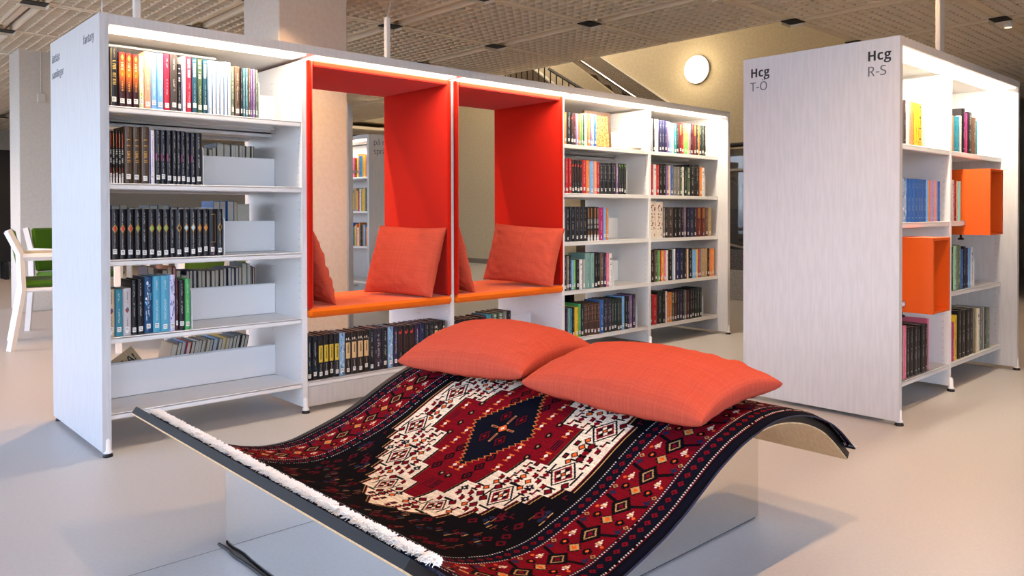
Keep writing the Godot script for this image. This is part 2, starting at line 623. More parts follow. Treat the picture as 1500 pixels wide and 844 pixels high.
	for x in w:
		var row := r.randf_range(0.90, 1.08)
		for y in h:
			var c := rug_im.get_pixel(x, y)
			var k := row * r.randf_range(0.86, 1.12)
			rug_im.set_pixel(x, y, Color(c.r * k, c.g * k, c.b * k))
	return ImageTexture.create_from_image(rug_im)

# ------------------------------------------------------------------ book spines: one printed sheet of 64 x 256 pixel spines
const CW := 64
const CH := 256
const COLS := 16
var designs := {}      # key -> [cell, description]
var sheet: Image

func lettering(x: int, y0: int, y1: int, w: int, c: Color, r: RandomNumberGenerator, step := 7) -> void:
	# rotated line of print: stems across the spine, joined by short strokes
	var y := y0
	while y < y1 - step:
		if r.randf() < 0.14:
			y += step
			continue
		var t := maxi(1, step / 4)
		sheet.fill_rect(Rect2i(x, y, w, t), c)
		if r.randf() < 0.7:
			sheet.fill_rect(Rect2i(x, y + step - 2 * t, w, t), c)
		var j := r.randi_range(0, 2)
		sheet.fill_rect(Rect2i(x + [0, w / 2 - 1, w - 2][j], y, 2, step - 2 * t + 1), c)
		y += step

func speckle(cell: Vector2i, y0: int, y1: int, cols: Array, n: int, r: RandomNumberGenerator, big := 16) -> void:
	for i in n:
		var w := r.randi_range(4, big)
		var h := r.randi_range(4, big + 8)
		var x := r.randi_range(8, CW - w)
		var y := r.randi_range(y0, maxi(y0 + 1, y1 - h))
		var c: Color = cols[r.randi_range(0, cols.size() - 1)]
		c = c * r.randf_range(0.75, 1.15)
		c.a = 1.0
		for k in h:
			var ww := int(w * sqrt(maxf(0.05, 1.0 - pow((k - h * 0.5) / (h * 0.5), 2))))
			sheet.fill_rect(Rect2i(cell.x + x + (w - ww) / 2, cell.y + y + k, maxi(1, ww), 1), c)

func spine(key: String, words: String, base: Color, style: String, c1 := Color.WHITE, c2 := Color.WHITE) -> void:
	var n := designs.size()
	var cell := Vector2i((n % COLS) * CW, (n / COLS) * CH)
	designs[key] = [n, words]
	var r := RandomNumberGenerator.new()
	r.seed = 500 + n * 13
	sheet.fill_rect(Rect2i(cell, Vector2i(CW, CH)), base)
	match style:
		"title":      # author above, title below, call mark
			lettering(cell.x + 26, cell.y + 24, cell.y + 24 + r.randi_range(40, 70), 12, c1, r)
			lettering(cell.x + 25, cell.y + 108, cell.y + 108 + r.randi_range(60, 96), 14, c2, r)
			sheet.fill_rect(Rect2i(cell.x + 22, cell.y + 226, 18, 4), c1)
		"big":        # wide capitals along the whole spine
			lettering(cell.x + 16, cell.y + 14, cell.y + 110, 30, c1, r, 12)
			lettering(cell.x + 27, cell.y + 120, cell.y + 215, 11, c2, r)
		"gothic":
			sheet.fill_rect(Rect2i(cell.x + 10, cell.y + 8, 4, 240), c2)
			lettering(cell.x + 22, cell.y + 60, cell.y + 170, 24, c1, r, 13)
			lettering(cell.x + 30, cell.y + 12, cell.y + 52, 9, c2, r)
		"picture":
			speckle(cell, 0, 250, [c1, c2, base], 40, r)
			lettering(cell.x + 26, cell.y + 40, cell.y + 180, 13, Color(0.93, 0.92, 0.90), r)
		"flame":
			for k in 190:
				var t := k / 190.0
				var c := Color(0.72, 0.10, 0.08).lerp(Color(0.88, 0.42, 0.10), minf(1.0, t * 2.0)) if t < 0.5 else Color(0.88, 0.42, 0.10).lerp(Color(0.16, 0.05, 0.07), (t - 0.5) * 2.0)
				sheet.fill_rect(Rect2i(cell.x + 6, cell.y + k, CW - 6, 1), c)
			rosette_px(cell + Vector2i(34, 26), 15, Color(0.93, 0.66, 0.25))
			lettering(cell.x + 22, cell.y + 50, cell.y + 88, 20, Color(0.95, 0.85, 0.75), r, 9)
			lettering(cell.x + 26, cell.y + 100, cell.y + 190, 14, Color(0.93, 0.74, 0.30), r, 9)
		"thin":
			sheet.fill_rect(Rect2i(cell.x + 22, cell.y + 14, 22, 70), c1)
			lettering(cell.x + 14, cell.y + 92, cell.y + 168, 38, Color(0.92, 0.92, 0.90), r, 10)
			sheet.fill_rect(Rect2i(cell.x + 22, cell.y + 178, 22, 40), c1 * 0.8)
			sheet.fill_rect(Rect2i(cell.x + 10, cell.y + 226, 48, 26), Color(0.92, 0.92, 0.9))
		"jewel":      # a lozenge on a thin line of print
			lettering(cell.x + 28, cell.y + 22, cell.y + 88, 9, Color(0.85, 0.85, 0.84), r)
			lettering(cell.x + 28, cell.y + 140, cell.y + 218, 9, Color(0.82, 0.80, 0.76), r)
			sheet.fill_rect(Rect2i(cell.x + 30, cell.y + 112, 5, 28), Color(0.62, 0.48, 0.24))
			rosette_px(cell + Vector2i(33, 100), 24, Color(0.70, 0.53, 0.25))
			rosette_px(cell + Vector2i(33, 100), 15, c1)
		"frame":
			for q in [Rect2i(20, 30, 36, 3), Rect2i(53, 30, 3, 150), Rect2i(20, 178, 36, 3)]:
				sheet.fill_rect(Rect2i(cell + q.position, q.size), Color(0.72, 0.57, 0.26))
			speckle(cell, 196, 250, [Color(0.7, 0.3, 0.2), Color(0.5, 0.6, 0.8)], 10, r, 10)
		"patch":      # printed panel in the upper half
			sheet.fill_rect(Rect2i(cell.x + 8, cell.y + 62, CW - 12, 96), c1)
			speckle(cell, 8, 56, [c2, base], 10, r)
			lettering(cell.x + 24, cell.y + 70, cell.y + 150, 16, Color(0.10, 0.08, 0.06), r, 8)
			lettering(cell.x + 27, cell.y + 168, cell.y + 220, 10, Color(0.86, 0.84, 0.80), r)
		"spot":
			sheet.fill_rect(Rect2i(cell.x + 4, cell.y + 112, 12, 34), c1)
			sheet.fill_rect(Rect2i(cell.x + 6, cell.y, 5, CH), c2)
			lettering(cell.x + 28, cell.y + 12, cell.y + 52, 10, Color(0.82, 0.82, 0.80), r)
			lettering(cell.x + 28, cell.y + 70, cell.y + 206, 10, Color(0.78, 0.77, 0.75), r)
		"edged":
			sheet.fill_rect(Rect2i(cell.x + 4, cell.y, 9, CH), c1)
			lettering(cell.x + 30, cell.y + 20, cell.y + 200, 9, c2, r)
		"bands":
			for k in 4:
				sheet.fill_rect(Rect2i(cell.x, cell.y + 20 + k * 62, CW, 6), c1)
			lettering(cell.x + 22, cell.y + 34, cell.y + 140, 18, c2, r, 9)
		"round":      # three-colour emblem at the middle
			lettering(cell.x + 28, cell.y + 20, cell.y + 90, 9, Color(0.25, 0.22, 0.2), r)
			rosette_px(cell + Vector2i(32, 118), 16, c1)
			sheet.fill_rect(Rect2i(cell.x + 32, cell.y + 106, 12, 12), c2)
			lettering(cell.x + 28, cell.y + 145, cell.y + 215, 9, Color(0.3, 0.28, 0.25), r)
			sheet.fill_rect(Rect2i(cell.x + 22, cell.y + 226, 18, 14), Color(0.95, 0.95, 0.93))

func rosette_px(c: Vector2i, rad: int, col: Color) -> void:
	for k in range(-rad, rad + 1):
		var w := rad - absi(k)
		sheet.fill_rect(Rect2i(c.x - w, c.y + k, maxi(1, 2 * w), 1), col)

func hexc(s: String) -> Color:
	return Color.html(s)

func spine_atlas() -> ImageTexture:
	sheet = Image.create(CW * COLS, CH * 5, false, Image.FORMAT_RGB8)
	var W := Color(0.90, 0.90, 0.88)
	var K := hexc("17151a")
	var list := [
		["k", "black", K, "title", W, W], ["kb", "black", hexc("1d1b20"), "title", hexc("b9b6b0"), hexc("cfcac2")], ["kg", "black gold-lettered", K, "gothic", hexc("b59a4a"), hexc("8a7440")],
		["ro", "red and orange", hexc("3a1416"), "flame"], ["pa", "pale multicoloured", hexc("cfd8b8"), "picture", hexc("9fc4d8"), hexc("d8d27a")], ["sa", "salmon pink", hexc("ea9c7c"), "title", W, W],
		["lb", "light blue", hexc("7db3e6"), "title", W, W], ["cr", "crimson", hexc("b5233e"), "title", W, W], ["dg", "dark grey-brown", hexc("453c38"), "title", W, W],
		["kw", "black white-lettered", K, "big", W, W], ["wp", "white", hexc("e9e7ea"), "edged", hexc("4c3d8c"), hexc("7a6fb0")], ["cw", "crimson white-lettered", hexc("b8203c"), "big", W, W],
		["tl", "dark teal", hexc("1f4c5e"), "big", W, W], ["gn", "dark green", hexc("46593c"), "big", W, W], ["wb", "white blue-edged", hexc("e6e8ea"), "edged", hexc("4a7ab0"), hexc("9aa0a8")],
		["gg", "grey-green", hexc("6c7866"), "picture", hexc("8e9a80"), hexc("4e5a4a")], ["br", "brown", hexc("66503f"), "picture", hexc("8b7560"), hexc("40302a")], ["bt", "blue-green", hexc("52808c"), "picture", hexc("7aa4aa"), hexc("3a5a70")],
		["pu", "purple", hexc("86699a"), "picture", hexc("a894b8"), hexc("5a4468")], ["th", "thin black", K, "thin", hexc("b0763c")], ["tr", "thin black red-topped", K, "thin", hexc("a8403a")],
		["gb", "brown gold-lettered", hexc("4a392a"), "gothic", hexc("cf9a3c"), hexc("8a7a62")], ["km", "black magenta-spotted", K, "spot", hexc("d03a7c"), hexc("33405c")], ["or", "black red-jewelled", K, "jewel", hexc("d23a2c")],
		["og", "black green-jewelled", K, "jewel", hexc("8cba4a")], ["od", "black gold-jewelled", K, "jewel", hexc("2b2218")], ["ob", "black blue-jewelled", K, "jewel", hexc("b0d4e6")],
		["oo", "black orange-jewelled", K, "jewel", hexc("e0822c")], ["kf", "black gold-framed", K, "frame"], ["be", "beige", hexc("d3bd9f"), "round", hexc("7a2c3c"), hexc("3a4a8c")],
		["tq", "teal", hexc("2f879c"), "title", W, W], ["gy", "light grey", hexc("c6c2c4"), "round", hexc("8c3a3c"), hexc("2c7a8c")], ["bd", "deep blue picture", hexc("1d4a74"), "picture", hexc("5aa4d4"), hexc("d8e6ee")],
		["sb", "sky blue", hexc("58abc8"), "title", W, W], ["bw", "violet and white", hexc("d6d4ee"), "picture", hexc("3a44b4"), hexc("8a8ad8")], ["mb", "maroon", hexc("4c1d22"), "title", hexc("c05a5a"), W],
		["gr", "bright green", hexc("57b064"), "title", W, W], ["y1", "black yellow-panelled", K, "patch", hexc("d8b83c"), hexc("3a3428")], ["cb", "black cream-panelled", hexc("2a1c16"), "patch", hexc("e0bd86"), hexc("d8d4c0")],
		["nk", "black blue-flecked", hexc("14161c"), "picture", hexc("23506c"), hexc("141c2c")], ["nb", "navy", hexc("20244c"), "title", W, W], ["pg", "grey-purple picture", hexc("2a2430"), "picture", hexc("8a7a98"), hexc("40364c")],
		["lw", "pale blue picture", hexc("8fb8d8"), "picture", hexc("dbe6ee"), hexc("4a6aa4")], ["kr", "black red-topped", K, "patch", hexc("3a1a18"), hexc("d0382c")], ["vi", "violet and black", hexc("2b2038"), "picture", hexc("9a4a8c"), hexc("3a4a9c")],
		["rd", "red", hexc("c2252c"), "title", W, W], ["an", "orange", hexc("e4873a"), "title", W, W], ["mg", "magenta", hexc("b8256e"), "title", W, W], ["yl", "yellow", hexc("eac32e"), "title", hexc("3a2c14"), hexc("3a2c14")],
		["lg", "light green", hexc("7cbf5c"), "title", W, W], ["si", "silver", hexc("b4b4b2"), "edged", hexc("6a6a6a"), hexc("303030")], ["tn", "tan", hexc("b0946c"), "title", hexc("3a2c1c"), hexc("3a2c1c")],
		["wr", "white red-ribboned", hexc("e6dccf"), "picture", hexc("c9a68c"), hexc("8c3a3a")], ["dr", "dark red gold-lettered", hexc("5c1c20"), "big", hexc("c8963c"), hexc("c8963c")], ["bk", "black banded", K, "bands", hexc("4a4a50"), hexc("a8a6a0")],
		["gk", "black green-topped", K, "patch", hexc("24302a"), hexc("7cc43c")], ["tg", "grey teal", hexc("7ba39a"), "title", hexc("2a4038"), hexc("2a4038")], ["pk", "pink", hexc("d8708c"), "title", W, W],
		["dt", "dark green picture", hexc("1a2a26"), "picture", hexc("2f5a4a"), hexc("14201e")], ["lk", "lilac", hexc("a894c8"), "title", W, W], ["pc", "pale peach", hexc("e8c4a4"), "title", hexc("6a4a3a"), hexc("6a4a3a")],
		["yb", "yellow and black", hexc("e0b834"), "bands", hexc("1c1a14"), hexc("1c1a14")], ["bl", "royal blue", hexc("2c66b0"), "title", W, W], ["wk", "white black-lettered", hexc("e6e4e0"), "big", hexc("1c1c1c"), hexc("4a4a4a")],
		["gp", "grey", hexc("7a7670"), "title", W, W], ["br2", "brown series", hexc("4a3228"), "bands", hexc("7a5040"), hexc("c0a080")], ["aq", "aqua", hexc("7fd0c4"), "title", W, W], ["cm", "pale green", hexc("a8dcb4"), "title", hexc("305040"), hexc("305040")],
		["sticker", "", Color(0.93, 0.93, 0.91), "none"],
	]
	for d in list:
		spine(d[0], d[1], d[2], d[3], d[4] if d.size() > 4 else W, d[5] if d.size() > 5 else W)
	var n: int = designs["sticker"][0]
	var cell := Vector2i((n % COLS) * CW, (n / COLS) * CH)
	var r := RandomNumberGenerator.new()
	r.seed = 4
	for k in 2:
		for j in 4:
			sheet.fill_rect(Rect2i(cell.x + 10 + j * 11, cell.y + 60 + k * 80, r.randi_range(4, 8), 44), Color(0.15, 0.15, 0.15))
	return ImageTexture.create_from_image(sheet)

# ------------------------------------------------------------------ books
const ORD := ["first", "second", "third", "fourth", "fifth", "sixth", "seventh", "eighth", "ninth", "tenth", "eleventh", "twelfth", "thirteenth", "fourteenth", "fifteenth", "sixteenth", "seventeenth", "eighteenth", "nineteenth", "twentieth"]

func ordinal(n: int) -> String:
	if n < 20:
		return ORD[n]
	var tens: String = ["twenty", "thirty", "forty"][(n + 1) / 10 - 2]
	return ["twentieth", "thirtieth", "fortieth"][(n + 1) / 10 - 2] if (n + 1) % 10 == 0 else tens + "-" + ORD[(n + 1) % 10 - 1]

func uvface(st: SurfaceTool, pts: Array, uvs: Array, inside: Vector3) -> void:
	var c := Vector3.ZERO
	for p in pts:
		c += p
	c /= pts.size()
	var n: Vector3 = (pts[1] - pts[0]).cross(pts[2] - pts[0])
	var outward := n.dot(c - inside) > 0.0
	for i in range(1, pts.size() - 1):
		for k in ([0, i + 1, i] if outward else [0, i, i + 1]):
			st.set_uv(uvs[k])
			st.add_vertex(pts[k])

func cover_mesh(key: String, t: float, h: float, d: float) -> Mesh:
	var name_key := "cover %s %.3f %.3f %.3f" % [key, t, h, d]
	if meshes.has(name_key):
		return meshes[name_key]
	var n: int = designs[key][0]
	var u0 := float(n % COLS) / COLS
	var v0 := float(n / COLS) / 5.0
	var du := 1.0 / COLS
	var dv := 1.0 / 5.0
	var b := minf(0.0022, t * 0.2)
	var k := t * 0.5
	# outline of the cover seen from above: boards and a rounded spine
	var out := [Vector2(-k, -d), Vector2(-k, -0.007), Vector2(-k * 0.72, -0.002), Vector2(0, 0), Vector2(k * 0.72, -0.002), Vector2(k, -0.007), Vector2(k, -d)]
	var inn := [Vector2(-k + b, -d), Vector2(-k + b, -0.009), Vector2(-k * 0.68, -0.006), Vector2(0, -0.004), Vector2(k * 0.68, -0.006), Vector2(k - b, -0.009), Vector2(k - b, -d)]
	var st := begin()
	var plain := Vector2(u0 + du * 0.02, v0 + dv * 0.5)
	var inside := Vector3(0, h * 0.5, -0.03)
	for i in out.size() - 1:
		var p: Vector2 = out[i]
		var q: Vector2 = out[i + 1]
		var uvs := [plain, plain, plain, plain]
		if i >= 1 and i <= 4:
			var a := clampf((p.x + k) / t, 0.02, 0.98)
			var c := clampf((q.x + k) / t, 0.02, 0.98)
			uvs = [Vector2(u0 + du * a, v0 + dv * 0.985), Vector2(u0 + du * c, v0 + dv * 0.985), Vector2(u0 + du * c, v0 + dv * 0.015), Vector2(u0 + du * a, v0 + dv * 0.015)]
		uvface(st, [Vector3(p.x, 0, p.y), Vector3(q.x, 0, q.y), Vector3(q.x, h, q.y), Vector3(p.x, h, p.y)], uvs, inside)
		for y in [0.0, h]:
			uvface(st, [Vector3(p.x, y, p.y), Vector3(q.x, y, q.y), Vector3(inn[i + 1].x, y, inn[i + 1].y), Vector3(inn[i].x, y, inn[i].y)], [plain, plain, plain, plain], Vector3(p.x, h * 0.5, p.y))
		uvface(st, [Vector3(inn[i].x, 0, inn[i].y), Vector3(inn[i + 1].x, 0, inn[i + 1].y), Vector3(inn[i + 1].x, h, inn[i + 1].y), Vector3(inn[i].x, h, inn[i].y)], [plain, plain, plain, plain], Vector3(p.x * 2.0, h * 0.5, 0.05))
	for i in [0, 6]:
		uvface(st, [Vector3(out[i].x, 0, -d), Vector3(inn[i].x, 0, -d), Vector3(inn[i].x, h, -d), Vector3(out[i].x, h, -d)], [plain, plain, plain, plain], inside)
	var m := finish(st)
	meshes[name_key] = m
	return m

func sticker_mesh(w: float) -> Mesh:
	var key := "sticker %.3f" % w
	if not meshes.has(key):
		var n: int = designs["sticker"][0]
		var u0 := float(n % COLS) / COLS
		var v0 := float(n / COLS) / 5.0
		var st := begin()
		var a := w * 0.5
		var q := [Vector2(u0 + 0.002, v0 + 0.195), Vector2(u0 + 0.060, v0 + 0.195), Vector2(u0 + 0.060, v0 + 0.005), Vector2(u0 + 0.002, v0 + 0.005)]
		var inside := Vector3(0, 0.01, -0.1)
		uvface(st, [Vector3(-a, 0, -0.0012), Vector3(0, 0, 0.0003), Vector3(0, 0.02, 0.0003), Vector3(-a, 0.02, -0.0012)], [q[0], (q[0] + q[1]) * 0.5, (q[2] + q[3]) * 0.5, q[3]], inside)
		uvface(st, [Vector3(0, 0, 0.0003), Vector3(a, 0, -0.0012), Vector3(a, 0.02, -0.0012), Vector3(0, 0.02, 0.0003)], [(q[0] + q[1]) * 0.5, q[1], q[2], (q[2] + q[3]) * 0.5], inside)
		for y in [0.0, 0.02]:
			uvface(st, [Vector3(-a, y, -0.0012), Vector3(0, y, 0.0003), Vector3(a, y, -0.0012), Vector3(0, y, -0.003)], [q[0], q[0], q[0], q[0]], Vector3(0, 0.01, 0))
		meshes[key] = finish(st)
	return meshes[key]

func book(key: String, t: float, h: float, d: float, at: Vector3, label: String, group: String, turn := 0.0, lean := 0.0, stickers := true) -> Node3D:
	var o := thing("thick_book" if t > 0.0185 else "thin_book", label, "book", at, turn, group)  # named by thickness alone; every book has the same kind of cover
	o.rotation.z = lean
	t = snappedf(t, 0.0005)
	h = snappedf(h, 0.001)
	part("cover", cover_mesh(key, t, h, d), M.book, o)
	var b := minf(0.0022, t * 0.2)
	part("page_block", box(Vector3(t - 2.0 * b - 0.0004, h - 0.007, d - 0.014), 0.0), M.paper, o, Vector3(0, h * 0.5, -d * 0.5 - 0.004))
	if stickers:
		part("spine_label", sticker_mesh(snappedf(minf(t * 0.62, 0.016), 0.002)), M.book, o, Vector3(0, snappedf(rng.randf_range(0.010, 0.022), 0.002), 0.0))
	return o

var dim_books := SurfaceTool.new()

func row(spec: String, x0: float, x1: float, y: float, z: float, place: String, ref: String, group: String, o := {}) -> float:
	var entries := []
	var height := 215.0
	var total := 0.0
	for token in spec.split(" ", false):
		var times := 1
		if "*" in token:
			times = int(token.split("*")[1])
			token = token.split("*")[0]
		var f := token.split(":")
		if f.size() > 2:
			height = float(f[2])
		for k in times:
			entries.append([f[0], float(f[1]), height])
			total += float(f[1])
	var scale := (x1 - x0) * 1000.0 / total
	var x := x0
	var n := 0
	var rear: bool = o.get("rear", false)
	for e in entries:
		var t: float = e[1] * scale / 1000.0
		var h: float = e[2] / 1000.0 * rng.randf_range(0.992, 1.008)
		var d: float = o.get("depth", 0.155) * rng.randf_range(0.9, 1.02)
		var words: String = designs[e[0]][1]
		var label := "%s book, %s from %s, %s" % [words, ordinal(n), ref, place]
		if rear:
			label = "%s book, pages outward, %s from %s, %s" % [words, ordinal(n), ref, place]
		var lean: float = o.get("lean", 0.0)
		var at := Vector3(x + t * 0.5, y + 0.0007, z + rng.randf_range(-0.004, 0.002))
		if lean != 0.0:
			at.y += sin(absf(lean)) * t * 0.5
		if o.get("stuff", false):
			dim_books.append_from(cover_mesh(e[0], snappedf(t - 0.0008, 0.0005), snappedf(h, 0.001), d), 0, Transform3D(Basis(Vector3.UP, PI if rear else 0.0), at))
		else:
			book(e[0], t - 0.0012, h, d, at, label, group, PI if rear else rng.randf_range(-0.004, 0.004), lean, not rear and o.get("stickers", true))
		x += t
		n += 1
	return x

func bookend(at: Vector3, label: String) -> void:
	if not meshes.has("bookend"):
		var poly := [Vector2(0.0, 0.0), Vector2(0.0, 0.150), Vector2(-0.004, 0.162), Vector2(-0.014, 0.168), Vector2(-0.09, 0.168), Vector2(-0.115, 0.155), Vector2(-0.12, 0.13), Vector2(-0.12, 0.0)]
		meshes["bookend"] = prism(poly, -0.0012, 0.0012, 0)
	single("bookend", label, "bookend", meshes["bookend"], M.metal_white, at + Vector3(0.0015, 0.0007, 0), Vector3.ZERO, "white metal bookends")

# ------------------------------------------------------------------ bookcases
const PANEL := 0.0334

func leveller(parent: Node, at: Vector3) -> void:
	var foot := part("levelling_foot", lathe([Vector2(0.0, 0.0), Vector2(0.019, 0.0), Vector2(0.019, 0.008), Vector2(0.011, 0.013), Vector2(0.011, 0.02), Vector2(0.0, 0.02)], 14), M.foot_black, parent, at)
	part("foot_sleeve", lathe([Vector2(0.0, 0.014), Vector2(0.017, 0.014), Vector2(0.017, 0.021), Vector2(0.0115, 0.025), Vector2(0.0105, 0.066), Vector2(0.006, 0.073), Vector2(0.0, 0.074)], 14), M.metal_white, foot)

const SKIN := 0.008

func perforated(parent: Node, x: float, side: float, zs: Array, z0: float, z1: float, y0: float, y1: float, first: float, m: Material) -> void:
	# a facing sheet with columns of open peg holes; x is its outer face, side the way it looks
	var key := "perforated %.4f %.3f %s %.3f %.3f %.3f %.3f %.3f" % [x, side, str(zs), z0, z1, y0, y1, first]
	if not meshes.has(key):
		var st := begin()
		var half := 0.006
		var xc := x - side * SKIN * 0.5
		var cols := zs.duplicate()
		cols.sort()
		var edge := z0
		for z in cols:
			if z - half > edge + 0.0001:
				add_box(st, Vector3(xc, (y0 + y1) * 0.5, (edge + z - half) * 0.5), Vector3(SKIN, y1 - y0, z - half - edge), 0.0)
			edge = z + half
			var pitch := 0.0355
			var n := int((y1 - first) / pitch)
			var bottom := first - pitch * 0.5
			var top := bottom + n * pitch
			add_box(st, Vector3(xc, (y0 + bottom) * 0.5, z), Vector3(SKIN, bottom - y0, half * 2.0), 0.0)
			add_box(st, Vector3(xc, (y1 + top) * 0.5, z), Vector3(SKIN, y1 - top, half * 2.0), 0.0)
			for k in n:
				var c := Vector2(z, bottom + (k + 0.5) * pitch)
				var frame := [Vector2(half, 0.0), Vector2(half, pitch * 0.5), Vector2(0, pitch * 0.5), Vector2(-half, pitch * 0.5), Vector2(-half, 0.0), Vector2(-half, -pitch * 0.5), Vector2(0, -pitch * 0.5), Vector2(half, -pitch * 0.5)]
				for i in 8:
					var a: Vector2 = c + frame[i]
					var b: Vector2 = c + frame[(i + 1) % 8]
					var p := c + Vector2.from_angle(TAU * i / 8.0) * 0.0036
					var q := c + Vector2.from_angle(TAU * (i + 1) / 8.0) * 0.0036
					face(st, [Vector3(x, a.y, a.x), Vector3(x, b.y, b.x), Vector3(x, q.y, q.x), Vector3(x, p.y, p.x)], Vector3(x - side, c.y, c.x))
					face(st, [Vector3(x, p.y, p.x), Vector3(x, q.y, q.x), Vector3(x - side * SKIN, q.y, q.x), Vector3(x - side * SKIN, p.y, p.x)], Vector3(xc, 2.0 * p.y - c.y, 2.0 * p.x - c.x))
		if z1 > edge + 0.0001:
			add_box(st, Vector3(xc, (y0 + y1) * 0.5, (edge + z1) * 0.5), Vector3(SKIN, y1 - y0, z1 - edge), 0.0)
		meshes[key] = finish(st)
	part("perforated_face", meshes[key], m, parent)

func upright(root: Node, x: float, zf: float, zb: float) -> void:
	var mid := (zf + zb) * 0.5
	var u := block("upright", Vector3(x - 0.0045, 0.03, zb + 0.0005), Vector3(x + 0.0045, 1.695, zf - 0.0005), M.metal_white, root, 0.0)
	for side in [-1.0, 1.0]:
		perforated(u, side * 0.0125, side, [(zf - 0.03) - mid, 0.012, -0.012], zb - mid, zf - mid, -0.8325, 0.8325, 0.09 - 0.8625, M.metal_white)
	leveller(u, Vector3(0, -0.8625, (zf + 0.004) - mid))
	leveller(u, Vector3(0, -0.8625, (zb - 0.004) - mid))

func shelf(root: Node, xa: float, xb: float, y: float, zf: float, rear := false) -> void:
	# a folded steel shelf with a turned-down front and a back plate; rear shelves face the other way
	var s := -1.0 if rear else 1.0
	var zb := zf - s * 0.285
	var st := begin()
	var c := Vector3((xa + xb) * 0.5, y, (zf + zb) * 0.5)
	var w := xb - xa
	add_box(st, Vector3(0, -0.004, 0), Vector3(w, 0.008, 0.285), 0.001)
	add_box(st, Vector3(0, -0.013, s * 0.1335), Vector3(w, 0.026, 0.018), 0.004)
	add_box(st, Vector3(0, -0.011, -s * 0.1375), Vector3(w, 0.022, 0.010), 0.001)
	var o := part("shelf", finish(st), M.metal_white, root, c)
	part("back_plate", box(Vector3(w, 0.150, 0.004), 0.0015), M.metal_white, o, Vector3(0, 0.075, -s * 0.1405))

func led_run(root: Node, xa: float, xb: float, z: float, power := 1.0) -> void:
	# a diffuser under the canopy, with the light it gives just below
	block("led_light_strip", Vector3(xa, 1.7035, z - 0.15), Vector3(xb, 1.7105, z - 0.012), M.led, root, 0.001)
	var l := AreaLight3D.new()
	l.area_size = Vector2(xb - xa, 0.10)
	l.area_range = 12.0
	l.area_normalize_energy = false
	shine(root, l, Vector3((xa + xb) * 0.5, 1.700, z - 0.065), LED, LED_ENERGY * 30.0 * power)
	l.rotation = Vector3(-1.22, 0, 0)      # aimed down and back, at the spines

func lettered(parent: Node, words: String, size: float, at: Vector3, m: Material, turn := -PI / 2, bold := false) -> void:
	var f := SystemFont.new()
	f.font_names = PackedStringArray(["Droid Sans"])
	f.font_weight = 700 if bold else 400
	var t := TextMesh.new()
	t.text = words
	t.font = f
	t.font_size = 64
	t.pixel_size = size / 64.0
	t.depth = 0.0012
	t.horizontal_alignment = HORIZONTAL_ALIGNMENT_LEFT
	t.vertical_alignment = VERTICAL_ALIGNMENT_BOTTOM
	var o := part("lettering", t, m, parent, at, Vector3(0, turn, 0))
	o.set_meta("label", "printed word %s" % words)

func bookcase(called: String, label: String, origin: Vector3, bays: int, length: float) -> Node3D:
	var root := thing(called, label, "bookcase", origin)
	var D := 0.777
	var pitch := (length - PANEL) / bays
	for k in 2:
		var x := 0.0 if k == 0 else length - PANEL
		var xi := x + (0.0 if k == 0 else SKIN)
		var p := block("end_panel", Vector3(xi, 0.0195, -D), Vector3(xi + PANEL - SKIN, 1.75, 0), M.white, root, 0.0008)
		var lx := 0.008 if k == 0 else -0.004
		leveller(p, Vector3(lx, -0.88475, D * 0.5 - 0.006))
		leveller(p, Vector3(lx, -0.88475, -D * 0.5 + 0.03))
		var way := 1.0 if k == 0 else -1.0
		perforated(p, way * (PANEL * 0.5 + SKIN * 0.5), way, [D * 0.5 - 0.115, 0.012, -0.012], -D * 0.5, D * 0.5, -0.86525, 0.86525, 0.09 - 0.885, M.white)
	# canopy in two boards with a tight joint
	var joint := length * 0.416
	for s in [[PANEL, joint - 0.0006], [joint + 0.0006, length - PANEL]]:
		block("canopy_board", Vector3(s[0], 1.7105, -D), Vector3(s[1], 1.75, 0), M.white, root, 0.0012)
	for k in range(1, bays):
		upright(root, PANEL * 0.5 + pitch * k, -0.085, -0.692)
	return root

